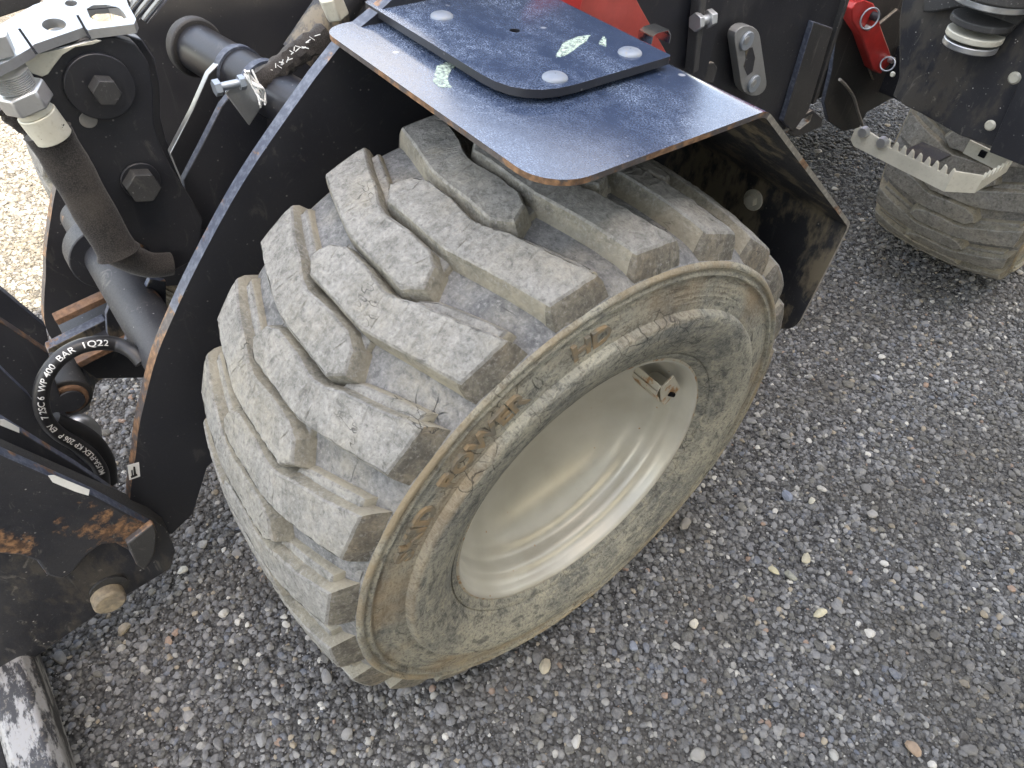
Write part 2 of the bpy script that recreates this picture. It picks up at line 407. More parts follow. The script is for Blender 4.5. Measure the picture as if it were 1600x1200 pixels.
def xplate(name, pts, x, th, mats, parent, label=None, bevel=.0015, holes=(), smooth=35, kind=None):
    """plate whose outer (camera) face lies on plane x, thickness th towards -x; mats = [face, edge]"""
    mb = MB().prism([p-Vector((th, 0, 0)) for p in xp(pts, x)], (th, 0, 0), 0, 1 if isinstance(mats, list) else 0,
                    holes=[[p-Vector((th, 0, 0)) for p in xp(h, x)] for h in holes])
    return part(name, mb, mats, parent, label, smooth, bevel)
def circ(px, py, r, n=20, ry=None, a0=0):
    ry = ry or r
    return [(px+r*math.cos(a0+2*PI*i/n), py+ry*math.sin(a0+2*PI*i/n)) for i in range(n)]
def smoothpath(P, k=6):
    P = [Vector(p) for p in P]; out = []
    for i in range(len(P)-1):
        p0 = P[max(i-1, 0)]; p1 = P[i]; p2 = P[i+1]; p3 = P[min(i+2, len(P)-1)]
        for j in range(k):
            t = j/k
            out.append(.5*((2*p1)+(p2-p0)*t+(2*p0-5*p1+4*p2-p3)*t*t+(3*p1-p0-3*p2+p3)*t**3))
    return out+[P[-1]]
def glyphs(txt, size, ext=.0, bold=0.):
    """mesh of a line of text: verts (x, y, z), faces"""
    cu = bpy.data.curves.new('lettering', 'FONT'); cu.body = txt; cu.size = size; cu.extrude = ext; cu.offset = bold; cu.resolution_u = 3
    ob = bpy.data.objects.new('lettering', cu); me = ob.to_mesh()
    bm = bmesh.new(); bm.from_mesh(me); ob.to_mesh_clear()
    bmesh.ops.remove_doubles(bm, verts=bm.verts, dist=1e-6)
    bmesh.ops.subdivide_edges(bm, edges=[e for e in bm.edges if e.calc_length() > size*.3], cuts=2)
    bmesh.ops.triangulate(bm, faces=bm.faces)
    bm.verts.index_update()
    vs = [v.co.copy() for v in bm.verts]; fs = [tuple(v.index for v in f.verts) for f in bm.faces]; bm.free()
    bpy.data.objects.remove(ob); bpy.data.curves.remove(cu)
    return vs, fs

def rounded(pts, rads, n=6):
    out = []
    for i, p in enumerate(pts):
        p = Vector(p); a = Vector(pts[i-1]); b = Vector(pts[(i+1) % len(pts)]); r = rads[i]
        if r == 0: out.append(p); continue
        u = (a-p).normalized()*r; v = (b-p).normalized()*r
        for k in range(n+1):
            t = k/n; out.append((p+u).lerp(p, t).lerp(p.lerp(p+v, t), t))
    return out

# ------------------------------------------------------------------ setting: ground
def make_ground():
    mb = MB(); xs = sorted(set([-150, -40, -12, -5]+[-3.5+.05*i for i in range(110)]+[3, 6, 15, 40, 150]))
    ys = sorted(set([-150, -40, -12, -4]+[-1.5+.05*i for i in range(110)]+[6, 10, 20, 50, 150]))
    vs = []
    for y in ys:
        for x in xs:
            z = -.012+.006*math.sin(x*3.1+1)*math.sin(y*2.3+.5) if (-3.6 < x < 2.1 and -1.6 < y < 4.1) else -.012
            vs.append((x, y, z))
    n = len(xs); fs = [(j*n+i, j*n+i+1, (j+1)*n+i+1, (j+1)*n+i) for j in range(len(ys)-1) for i in range(n-1)]
    mb.add(vs, fs); o = part('gravel_ground', mb, 'ground', smooth=60, origin=(0, 0, 0)); o['kind'] = 'structure'
    return o
GROUND = make_ground()

def pebble_mesh(name, seed, flat, jag):
    rnd = random.Random(seed); bm = bmesh.new(); bmesh.ops.create_icosphere(bm, subdivisions=2, radius=.5)
    ax = [Vector((rnd.gauss(0, 1), rnd.gauss(0, 1), rnd.gauss(0, 1))).normalized() for _ in range(11)]
    cut = [rnd.uniform(.27, .43) for _ in ax]; el = rnd.uniform(.68, 1.0)
    for v in bm.verts:
        for a, c in zip(ax, cut):
            d = v.co.dot(a)
            if d > c: v.co -= a*(d-c)*jag
        v.co = Vector((v.co.x*1.08, v.co.y*el, v.co.z*flat))
    me = bpy.data.meshes.new(name); bm.to_mesh(me); bm.free(); me.materials.append(M['pebble'])
    me.polygons.foreach_set('use_smooth', [True]*len(me.polygons)); me.set_sharp_from_angle(angle=math.radians(26))
    return me
PEB = [pebble_mesh('pebble_shape', 20+i, random.uniform(.5, .8), random.uniform(.75, 1)) for i in range(9)]

def gravel(name, label, region, density, smin, smax, powr, seed, zoff):
    """loose stones scattered over part of the ground as one geometry-nodes object"""
    x0, x1, y0, y1 = region
    nx = max(1, int((x1-x0)/.1)); ny = max(1, int((y1-y0)/.1))
    mb = MB(); vs = []
    for j in range(ny+1):
        for i in range(nx+1):
            x = x0+(x1-x0)*i/nx; y = y0+(y1-y0)*j/ny
            vs.append((x, y, -.012+.006*math.sin(x*3.1+1)*math.sin(y*2.3+.5)+zoff))
    mb.add(vs, [(j*(nx+1)+i, j*(nx+1)+i+1, (j+1)*(nx+1)+i+1, (j+1)*(nx+1)+i) for j in range(ny) for i in range(nx)])
    o = part(name, mb, 'pebble', smooth=None, origin=(0, 0, 0)); tag(o, label, 'gravel', kind='stuff')
    ng = bpy.data.node_groups.new(name, 'GeometryNodeTree')
    ng.interface.new_socket('Geometry', in_out='INPUT', socket_type='NodeSocketGeometry')
    ng.interface.new_socket('Geometry', in_out='OUTPUT', socket_type='NodeSocketGeometry')
    N = ng.nodes.new; L = ng.links.new
    gi = N('NodeGroupInput'); go = N('NodeGroupOutput'); dp = N('GeometryNodeDistributePointsOnFaces'); dp.distribute_method = 'RANDOM'
    dp.inputs['Density'].default_value = density; dp.inputs['Seed'].default_value = seed
    L(gi.outputs[0], dp.inputs['Mesh'])
    jn = N('GeometryNodeGeometryToInstance')
    for me in PEB:
        ob = bpy.data.objects.get('src_'+me.name)
        oi = N('GeometryNodeObjectInfo'); oi.inputs['Object'].default_value = PEBOB[me.name]; oi.inputs['As Instance'].default_value = True
        L(oi.outputs['Geometry'], jn.inputs[0])
    ip = N('GeometryNodeInstanceOnPoints'); L(dp.outputs['Points'], ip.inputs['Points'])
    g2 = N('GeometryNodeJoinGeometry')
    for l in list(jn.inputs[0].links): L(l.from_socket, g2.inputs[0])
    ng.nodes.remove(jn)
    L(g2.outputs[0], ip.inputs['Instance']); ip.inputs['Pick Instance'].default_value = True
    rv = N('FunctionNodeRandomValue'); rv.data_type = 'INT'; rv.inputs[4].default_value = 0; rv.inputs[5].default_value = len(PEB)-1; L(rv.outputs[2], ip.inputs['Instance Index'])
    rr = N('FunctionNodeRandomValue'); rr.data_type = 'FLOAT_VECTOR'; rr.inputs[0].default_value = (-.35, -.35, 0); rr.inputs[1].default_value = (.35, .35, 6.283)
    L(rr.outputs[0], ip.inputs['Rotation'])
    rs = N('FunctionNodeRandomValue'); rs.data_type = 'FLOAT'; rs.inputs[2].default_value = 0; rs.inputs[3].default_value = 1; rs.inputs['Seed'].default_value = 5
    pw = N('ShaderNodeMath'); pw.operation = 'POWER'; L(rs.outputs[1], pw.inputs[0]); pw.inputs[1].default_value = powr
    mp = N('ShaderNodeMapRange'); L(pw.outputs[0], mp.inputs[0]); mp.inputs[3].default_value = smin; mp.inputs[4].default_value = smax
    L(mp.outputs[0], ip.inputs['Scale']); L(ip.outputs[0], go.inputs[0])
    md = o.modifiers.new('stones', 'NODES'); md.node_group = ng
    return o
PEBOB = {}
_psrc = []
for i, me in enumerate(PEB):
    ob = bpy.data.objects.new('pebble', me); PEBOB[me.name] = ob
gravel('gravel', 'dark grey gravel of small rounded stones covering the yard', (-3.2, 1.6, -1.4, 3.4), 30000, .0026, .0165, 2.7, 3, .001)
gravel('gravel', 'coarser stones lying scattered in the grey gravel', (-3.2, 1.6, -1.4, 3.4), 750, .012, .027, 2.6, 11, .003)

# pebbles one can tell apart
BIG = [(1231, 775, .030, (.23, .26, .32), 'large bluish grey pebble on the gravel right of the tyre'),
       (1268, 782, .018, (.42, .40, .33), 'round cream pebble just right of the large bluish one'),
       (1260, 873, .024, (.40, .37, .28), 'flat oval tan pebble below the bluish pebble'),
       (1208, 890, .022, (.44, .40, .27), 'long yellowish pebble lying slanted beside a round grey one'),
       (1235, 898, .024, (.26, .26, .22), 'round olive grey pebble beside the long yellowish pebble'),
       (1282, 957, .026, (.50, .46, .33), 'elongated pale yellow pebble near the lower right'),
       (1084, 975, .021, (.55, .51, .42), 'bright cream pebble on the gravel below the rim'),
       (1070, 818, .030, (.20, .185, .16), 'broad brownish pebble close to the tyre side'),
       (1363, 802, .024, (.30, .29, .27), 'squarish light grey pebble right of the bluish pebble'),
       (851, 1042, .030, (.36, .32, .24), 'tan pebble just below the tyre foot'),
       (1427, 1168, .028, (.33, .24, .17), 'reddish brown pebble near the bottom right corner'),
       (286, 890, .022, (.44, .43, .38), 'pale grey stone between the hitch plate and the tyre'),
       (1369, 590, .026, (.28, .29, .32), 'grey flat pebble on the gravel below the fender edge'),
       (1304, 294, .022, (.52, .50, .45), 'white flat pebble beside the rear tyre'),
       (1278, 236, .030, (.42, .41, .39), 'whitish oval stone below the frame of the loader'),
       (990, 1010, .020, (.22, .24, .28), 'small slate blue pebble below the rim')]
for i, (px, py, s, c, lab) in enumerate(BIG):
    p = U(px, py, 'z', .004); me = PEB[i % 9].copy(); mt = plain('stone_colour', c, .7, 0, .35, 300, .5, .3); me.materials.clear(); me.materials.append(mt)
    o = bpy.data.objects.new('pebble', me); COL.objects.link(o); o.location = p; o.scale = (s*(1.2 if 'long' in lab or 'oval' in lab else 1), s*(.8 if 'long' in lab else .9), s)
    o.rotation_euler = (random.uniform(-.2, .2), random.uniform(-.2, .2), random.uniform(0, 6)); tag(o, lab, 'pebble', 'single pebbles lying on the gravel')

# ------------------------------------------------------------------ wheel: tyre, lugs, rim
def rt(x): return .395-.018*(abs(x)/.175)**2.4            # lug top radius
def rf(x): return .3725-.014*(abs(x)/.175)**2             # groove floor radius
def P3(x, th, r): a = math.radians(th); return Vector((x, -r*math.cos(a), r*math.sin(a)))

LUG = [(-.071, 54.9), (-.060, 57.9), (-.041, 59.1), (0, 59.2), (.040, 58.6), (.060, 59.3), (.083, 60.9), (.126, 63.0), (.170, 65.7),
       (.171, 61.8), (.170, 57.5), (.149, 56.6), (.102, 54.8), (.053, 53.0), (.02, 52.8), (-.016, 52.9), (-.053, 52.7)]
LEDGE = [(.064, 59.7), (.083, 61.2), (.126, 63.4), (.160, 65.4), (.158, 67.3), (.126, 65.6), (.085, 63.3), (.068, 61.6)]
RIDGE = [(-.064, 54.6), (-.078, 50.6), (-.0755, 50.3), (-.061, 54.2)]
TIE = [(-.062, 57.5), (-.046, 59.0), (-.02, 59.3), (-.012, 63.5), (-.024, 64.4), (-.036, 62.2), (-.058, 60.2)]
def dens(P, k=3, jit=0):
    out = []
    for i, (a, b) in enumerate(P):
        c, d = P[(i+1) % len(P)]
        for j in range(k):
            t = j/k; out.append((a+(c-a)*t+random.uniform(-jit, jit)*.001, b+(d-b)*t+random.uniform(-jit, jit)*.15))
    return out
def offset(P, d):
    Q = [(x, math.radians(t)*.385) for x, t in P]; n = len(Q); out = []
    ar = sum(Q[i][0]*Q[(i+1) % n][1]-Q[(i+1) % n][0]*Q[i][1] for i in range(n)); sg = 1 if ar > 0 else -1
    for i in range(n):
        a, b, c = Q[i-1], Q[i], Q[(i+1) % n]
        e1 = Vector((b[0]-a[0], b[1]-a[1])).normalized(); e2 = Vector((c[0]-b[0], c[1]-b[1])).normalized()
        n1 = Vector((e1.y, -e1.x))*sg; n2 = Vector((e2.y, -e2.x))*sg; nn = (n1+n2); nn = nn/max(.5, nn.length_squared/2)
        out.append((b[0]+nn.x*d, math.degrees((b[1]+nn.y*d)/.385)))
    return out
def raised(mb, P, rtop, draft, ch, k=3, jit=.35, side=1, end=None, base_drop=.006):
    if end is not None: P = offset(P, .0018)
    A = dens(P, k, jit); n = len(A)
    base = offset(A, draft)
    if end is not None: base = [(x+(.001 if A[q_][0] > end else 0), t_) for q_, (x, t_) in enumerate(base)]
    top2 = offset(A, -ch)
    rings = [[P3(x, t, min(rf(x)-base_drop, .3475 if x > .172 else 1)) for x, t in base], [P3(x, t, (rf(x)+rtop(x))/2) for x, t in offset(A, draft*.45)],
             [P3(x+random.uniform(-.0006, .0006), t+random.uniform(-.05, .05), rtop(x)-ch*random.uniform(.8, 1.15)) for x, t in A], [P3(x, t, rtop(x)) for x, t in top2]]
    vs = [p for r_ in rings for p in r_]; fs = []; mi = []
    for q in range(3):
        for i in range(n):
            j = (i+1) % n; fs.append((q*n+i, q*n+j, (q+1)*n+j, (q+1)*n+i))
            isend = end is not None and A[i][0] > end and A[j][0] > end
            mi.append(0 if q == 2 else (2 if isend else side))
    # curved top: triangulate, refine, lift back onto the crown
    bm = bmesh.new(); bv = [bm.verts.new((x, math.radians(t)*.385, 0)) for x, t in top2]; bm.faces.new(bv)
    bmesh.ops.triangulate(bm, faces=bm.faces)
    for _ in range(2):
        bmesh.ops.subdivide_edges(bm, edges=[e for e in bm.edges if not e.is_boundary and e.calc_length() > .012], cuts=1); bmesh.ops.triangulate(bm, faces=bm.faces)
    bm.verts.index_update(); k0 = len(vs); idx = {}
    bset = {v: i for i, v in enumerate(bv)}
    for v in bm.verts:
        if v in bset: idx[v.index] = 3*n+bset[v]
        else:
            idx[v.index] = len(vs); vs.append(P3(v.co.x, math.degrees(v.co.y/.385), rtop(v.co.x)+random.uniform(-.0011, .0005)))
    for f in bm.faces: fs.append(tuple(idx[v.index] for v in f.verts)); mi.append(0)
    bm.free(); mb.add(vs, fs, mi)
def lug_mesh(name, mirror):
    mb = MB()
    raised(mb, LUG, rt, .007, .0022, 5, .15, end=.1655)
    raised(mb, LEDGE, lambda x: rf(x)+.009, .004, .002, 2, .3, base_drop=.004)
    raised(mb, RIDGE, lambda x: rf(x)+.002, .0015, .0004, 2, 0, base_drop=.003)
    raised(mb, TIE, lambda x: rf(x)+.0065, .003, .001, 2, .2, base_drop=.004)
    if mirror: mb.v = [Vector((-v.x, v.y, v.z)) for v in mb.v]
    return mb
PITCH = 360/22

LET = 'SKID POWER HD'
def side_text(mb, txt, size, r0, th0, xw, ext, track=1., bold=0, mi=0):
    """raised text round the sidewall; baseline radius r0, reading clockwise seen from outside"""
    vs, fs = glyphs(txt, size, ext, bold); out = []
    for v in vs:
        th = th0+math.degrees(v.x*track/r0); r = r0+v.y
        out.append(P3(xw+v.z, th, r))
    mb.add(out, fs, mi)

def make_wheel(parent, loc, label):
    c = Vector(loc)
    # carcass
    half = [(0, .3725), (.05, .3712), (.09, .3684), (.13, .3638), (.155, .3592), (.168, .3548), (.1750, .3510), (.1805, .3480), (.1836, .3460), (.1848, .3438), (.1846, .3412), (.1824, .3394),
            (.1824, .337), (.1842, .335), (.1842, .332), (.1808, .3300), (.1822, .322), (.184, .312), (.1856, .302), (.1866, .296), (.1868, .2925), (.1872, .2905), (.1932, .2888), (.1962, .2860),
            (.1970, .280), (.1968, .270), (.1948, .258), (.191, .246), (.1862, .235), (.1822, .2275), (.1796, .2238), (.1768, .2226), (.1764, .2216), (.1782, .2206), (.1772, .217), (.174, .2125), (.168, .2085)]
    prof = [(-x, r) for x, r in half[::-1]][:-1]+half
    mats = []
    for i in range(len(prof)-1):
        xm = (prof[i][0]+prof[i+1][0])/2; rm = (prof[i][1]+prof[i+1][1])/2
        mats.append(0 if rm > .3490 else 1)
    mb = MB().revolve(prof, 288, c, mats)
    for v in mb.v:      # weight on the tyre: flat foot, bulging side
        h = v.z
        if h < .10:
            k = (1-h/.10)**2
            v.x += (.012*k if v.x > c.x else -.012*k)*min(1, abs(v.x-c.x)/.15)
        v.z = max(v.z, .004)
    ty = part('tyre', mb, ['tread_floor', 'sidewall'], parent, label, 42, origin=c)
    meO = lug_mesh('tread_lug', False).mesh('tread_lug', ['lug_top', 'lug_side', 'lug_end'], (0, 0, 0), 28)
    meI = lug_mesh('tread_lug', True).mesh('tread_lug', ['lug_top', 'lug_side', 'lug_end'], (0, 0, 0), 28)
    for me, base in ((meO, 0), (meI, PITCH/2)):
        for k in range(22):
            o = bpy.data.objects.new('tread_lug', me); COL.objects.link(o); o.parent = ty; o.rotation_euler[0] = -math.radians(base+k*PITCH)
    # moulded lettering
    mb = MB()
    for w_, a_ in (('SKID', 22.), ('POWER', 41.), ('HD', 74.5)):
        mb = MB(); side_text(mb, w_, .030, .2985, a_, .1845, .0022, 1.2 if w_ == 'SKID' else 1.12, .0009)
        part('sidewall_lettering', MB().add([v+c for v in mb.v], mb.f), 'letters', ty, smooth=None, origin=c)
    mb = MB(); side_text(mb, 'WARNING', .0085, .3155, 98.5, .1826, .0009, 1., .0001)
    for row, (a0, a1, rr) in enumerate(((107, 124, .3165), (101, 126, .3105), (101.5, 127, .3045), (102, 125, .2985))):
        a = a0
        while a < a1:
            w = random.uniform(.5, 1.6)
            xr = .1826+(.3165-rr)*.16
            q = [P3(xr, a, rr), P3(xr, a+w, rr), P3(xr, a+w, rr+.0022), P3(xr, a, rr+.0022)]
            mb.prism(q, (.0011, 0, 0)); a += w+random.uniform(.25, .5)
    part('warning_text_moulding', MB().add([v+c for v in mb.v], mb.f), 'sidewall', ty, smooth=None, origin=c)
    # rim
    rp = [(.160, .2105), (.1655, .2112), (.1695, .2095), (.1705, .2062), (.1690, .2030), (.1640, .2008), (.157, .1996), (.150, .1975), (.1460, .1935), (.1440, .1890), (.140, .1868), (.132, .1860),
          (.122, .1852), (.1165, .1830), (.1125, .1785), (.1095, .1735), (.1050, .1690), (.098, .1655), (.090, .160), (.080, .150), (.070, .135), (.060, .112), (.052, .085), (.046, .055), (.044, 0.0005)]
    mb = MB().revolve(rp, 160, c, [1 if i < 3 else 0 for i in range(len(rp)-1)])
    mb.revolve([(.160, .2105), (.12, .209), (-.12, .209), (-.160, .2105), (-.17, .206), (-.14, .19), (.0, .16), (.02, .05), (.02, .001)], 64, c, [0]*8)
    ri = part('rim', mb, ['rim', 'rim_rust'], parent, None, 50, origin=c)
    # valve guard: folded plate with a notch
    g = MB(); a0 = 147; w = Vector((1, 0, 0)); rad = P3(0, a0, 1).normalized(); tan = w.cross(rad)
    o = c+P3(.112, a0, .1835)
    def q(x, tt, rr): return o+w*x+tan*tt+rad*rr
    sec = [(-.022, 0), (-.022, -.020), (-.018, -.027), (-.008, -.030), (.012, -.030), (.018, -.026), (.020, -.018)]
    for i in range(len(sec)-1):
        (t0, r0), (t1, r1) = sec[i], sec[i+1]
        n = Vector((r1-r0, -(t1-t0))).normalized()*.003
        g.prism([q(0, t0, r0), q(.045, t0, r0), q(.045, t1, r1), q(0, t1, r1)], tan*n.x+rad*n.y)
    cap = rounded([q(.045, -.024, .002), q(.045, .022, .002), q(.045, .022, -.022), q(.045, -.010, -.031), q(.045, -.024, -.030)], [0, 0, .008, .006, .004], 4)
    g.prism(cap, w*.003, 0)
    part('valve_guard', g, ['rim_rust'], ri, 'rusty folded valve guard', 30, .001)
    v = MB().cyl(q(.049, -.018, -.012), q(.049, -.006, -.016), .0035, 8)
    part('guard_slot', v, 'hole', ri)
    return ty, ri

# ------------------------------------------------------------------ the loader
LD = empty('wheel_loader', (-.49, .86, 0))
tag(LD, 'black compact wheel loader with dusty chunky tyres and a blue reflecting fender', 'wheel loader')
TY, RI = make_wheel(LD, (0, 0, R), 'dusty front tyre with thick chevron lugs')
def more_wheel(x, y, yaw, roll, label):
    t2 = copy_tree(TY, LD); r2 = copy_tree(RI, LD); t2['label'] = label
    for o in (t2, r2):
        o.location = Vector((x, y, R))-LD.location; o.rotation_mode = 'XYZ'; o.rotation_euler = (0, 0, yaw)
    return t2, r2
more_wheel(-.04, 1.715, math.radians(6), 0, 'rear tyre behind the serrated step')
more_wheel(-.98, 0, PI, 0, 'sunlit front tyre on the far side')
more_wheel(-1.0, 1.72, PI+math.radians(6), 0, 'rear tyre on the far side')

# fender sheet with two folds
def make_fender():
    prof = [Vector((0, -.098, .86)), Vector((0, .185, .86)), Vector((0, .495, .616)), Vector((0, .472, .41))]
    xl, xr = -.262, .148; th = .006
    path = []; rad = .012
    def seg(a, b, n): return [a.lerp(b, i/n) for i in range(n+1)]
    d01 = (prof[1]-prof[0]).normalized(); d12 = (prof[2]-prof[1]).normalized(); d23 = (prof[3]-prof[2]).normalized()
    path += seg(prof[0], prof[1]-d01*rad, 26)
    for i in range(1, 5):
        t = i/5; path.append((prof[1]-d01*rad).lerp(prof[1], t).lerp(prof[1].lerp(prof[1]+d12*rad, t), t))
    path += seg(prof[1]+d12*rad, prof[2]-d12*rad, 14)
    for i in range(1, 5):
        t = i/5; path.append((prof[2]-d12*rad).lerp(prof[2], t).lerp(prof[2].lerp(prof[2]+d23*rad, t), t))
    path += seg(prof[2]+d23*rad, prof[3], 18)
    L = [0]
    for a, b in zip(path, path[1:]): L.append(L[-1]+(b-a).length)
    tot = L[-1]; nx = 16
    # finer rows at the rounded ends
    def rngx(s):
        a, b = xl, xr
        for (r_, side, ss) in ((.045, 'r', s), (.03, 'l', s), (.035, 'r', tot-s), (.035, 'l', tot-s)):
            if ss < r_:
                k = r_-math.sqrt(max(0, r_*r_-(r_-ss)**2))
                if side == 'r': b = min(b, xr-k)
                else: a = max(a, xl+k)
        return a, b
    rows = [0, .001, .003, .006, .010, .016, .024, .034, .046]
    S_ = sorted(set([round(v, 5) for v in rows+[tot-v for v in rows]+L[3:-3]]))
    def at(s):
        for i in range(len(L)-1):
            if s <= L[i+1]+1e-9:
                k = (s-L[i])/(L[i+1]-L[i]); return path[i].lerp(path[i+1], k), (path[i+1]-path[i]).normalized()
        return path[-1], (path[-1]-path[-2]).normalized()
    top = []; bot = []
    for s in S_:
        p, d = at(s); n = Vector((0, -d.z, d.y)); a, b = rngx(s)
        for i in range(nx+1):
            x = a+(b-a)*i/nx; q = Vector((x, p.y, p.z)); top.append(q); bot.append(q-n*th)
    m_ = nx+1; ns = len(S_); K = len(top); fs = []; mi = []
    for j in range(ns-1):
        for i in range(nx):
            a = j*m_+i; fs.append((a, a+1, a+m_+1, a+m_)); mi.append(0); fs.append((K+a, K+a+m_, K+a+m_+1, K+a+1)); mi.append(2)
    loop = [i for i in range(m_)]+[j*m_+nx for j in range(1, ns)]+[(ns-1)*m_+i for i in range(nx-1, -1, -1)]+[j*m_ for j in range(ns-2, 0, -1)]
    for a, b in zip(loop, loop[1:]+loop[:1]):
        fs.append((a, a+K, b+K, b)); mi.append(1 if top[a].y < .19 else 3)
    return MB().add(top+bot, fs, mi)
FE = part('fender', make_fender(), ['fender', 'edge_rust', 'black_mud', 'edge_pale'], LD, 'glossy dark fender sheet reflecting the blue sky', 40)
# raised cover plate
cpz = .866
cov = rounded([(-.275, -.034, cpz), (.028, -.034, cpz), (.026, .170, cpz), (-.275, .178, cpz)], [.008, .068, .006, .003])
hole = [Vector((-.115+.006*math.cos(a), .066+.006*math.sin(a), cpz)) for a in [2*PI*i/14 for i in range(14)]]
CV = part('cover_plate', MB().prism(cov, (0, 0, .0085), 0, 1, holes=[hole], mi_back=1), ['fender', 'black_clean'], LD, 'raised cover plate on the fender with carriage bolts', 35, .0018)
for (x, y) in ((-.19, .019), (-.003, .135), (.005, .024)):
    p = Vector((x, y, cpz+.0085)); b = MB()
    prof = [(0, .0132), (.0014, .0128), (.0030, .0108), (.0040, .008), (.0046, .0045), (.0048, .0006)]
    n = 22; vs = []
    for h, r_ in prof:
        for i in range(n): vs.append(p+Vector((r_*math.cos(2*PI*i/n), r_*math.sin(2*PI*i/n), h)))
    b.add(vs, [(q*n+i, q*n+(i+1) % n, (q+1)*n+(i+1) % n, (q+1)*n+i) for q in range(len(prof)-1) for i in range(n)])
    part('carriage_bolt', b, 'bolt_zinc', CV, smooth=60)
# sun flecks painted as pale green patches on the sheet and the cover
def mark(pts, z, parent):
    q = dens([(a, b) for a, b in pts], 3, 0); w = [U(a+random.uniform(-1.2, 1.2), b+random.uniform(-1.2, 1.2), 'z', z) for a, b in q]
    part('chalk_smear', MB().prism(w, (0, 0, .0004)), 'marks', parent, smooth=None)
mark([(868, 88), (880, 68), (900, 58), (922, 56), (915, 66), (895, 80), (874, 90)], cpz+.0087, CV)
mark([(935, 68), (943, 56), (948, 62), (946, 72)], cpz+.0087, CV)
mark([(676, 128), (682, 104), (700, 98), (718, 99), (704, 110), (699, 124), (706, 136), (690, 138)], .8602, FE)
# mud-side bolt under the fender
p = Vector((.0, .485, .55)); d = Vector((0, -1, .07)).normalized()
q0 = U(1178, 312, 'y', .478)
part('hex_bolt', MB().cyl(q0, q0+d*.004, .017, 20).cyl(q0+d*.004, q0+d*.014, .010, 6), 'galv', FE, bevel=.0008)
q0 = U(1212, 300, 'y', .478)

# near frame plate (curved front edge) and its twin on the far side
def yz(pts, x): return [Vector((x, a, b)) for a, b in pts]
FRONT = [(.60, 1.25), (.14, 1.02), (.05, .935), (-.015, .882), (-.088, .842), (-.183, .760), (-.235, .71), (-.280, .660), (-.32, .612), (-.350, .573), (-.388, .52), (-.422, .458), (-.446, .410), (-.462, .370),
         (-.482, .325), (-.500, .272), (-.498, .22), (-.480, .185), (-.468, .178), (-.43, .20), (-.385, .285), (-.36, .30), (-.20, .24), (.1, .22), (.45, .26), (.60, .32)]
FRONT = smoothpath([Vector((0, a, b)) for a, b in FRONT[:18]], 3)[:-1]+[Vector((0, a, b)) for a, b in FRONT[17:]]
FRONT = [(v.y, v.z) for v in FRONT]
def frame_plate(x, th, label, mats):
    mb = MB().prism(yz(FRONT, x), (th, 0, 0), 0, 1)
    for i, f in enumerate(mb.f):      # lower part of the edge is rusty
        if mb.mi[i] == 1:
            c = sum((mb.v[k] for k in f), Vector())/len(f)
            if c.z < .57: mb.mi[i] = 2
    return part('frame_plate', mb, mats, LD, label, 30, .001)
FP = frame_plate(-.262, .020, 'black curved frame plate with a worn steel edge behind the tyre', ['black_clean', 'edge_steel', 'edge_rust'])
frame_plate(-.745, .020, 'far black frame plate with a rust brown edge', ['black', 'edge_rust', 'edge_rust'])
# sticker with a small black pictogram
st = MB().prism([U(a, b, 'x', -.2415) for a, b in ((199, 727), (217, 722), (219, 744), (202, 750))], (.0005, 0, 0))
SK = part('sticker', st, 'white', FP, 'small white sticker with a black mark', None)
ik = MB()
for pts in (((208, 729), (211, 729), (213, 742), (209, 742)), ((204, 744), (214, 740), (215, 743), (205, 747)), ((205, 735), (207, 734), (208, 744), (206, 745))):
    ik.prism([U(a, b, 'x', -.2408) for a, b in pts], (.0003, 0, 0))
part('sticker_print', ik, 'ink', LD, smooth=None)

# lift arm with pins
AX = -.405
ARM = [(15, 130), (40, 95), (80, 78), (130, 60), (180, 57), (212, 68), (232, 98), (240, 140), (241, 190), (250, 225), (268, 262), (300, 312), (318, 345), (312, 385), (300, 408), (268, 425), (240, 405), (226, 385), (208, 376), (190, 350), (110, 235), (40, 160)]
LA = xplate('lift_arm', ARM, AX, .022, ['black', 'black_dust'], LD, 'black lift arm plate with two bolted pins', .002)
def xdisc(name, px, py, rad, x, th, mat, parent, n=28, bev=.001, label=None, n2=None):
    p = U(px, py, 'x', x); return part(name, MB().cyl(p, p+Vector((th, 0, 0)), rad, n), mat, parent, label, 35, bev)
xdisc('pin_washer', 155, 133, .0375, AX+.0005, .008, 'black_clean', LA, 40)
xdisc('pin_bolt', 160, 136, .0155, AX+.009, .020, 'black_dust', LA, 6)
xdisc('pin_bolt', 217, 283, .021, AX+.001, .022, 'black_dust', LA, 6)
xdisc('pin_washer', 219, 281, .024, AX+.0005, .004, 'black', LA, 28)
xdisc('plug', 138, 187, .0098, AX+.0006, .0015, 'cable', LA, 24)
xplate('lift_arm', [(a+10, b-6) for a, b in ARM], AX-.13, .022, ['black', 'edge_steel'], LD, 'inner black lift arm plate', .002)
part('arm_spacer', MB().cyl(U(153, 134, 'x', AX-.022), U(153, 134, 'x', AX-.022)-Vector((.108, 0, 0)), .035, 24), 'black', LD)

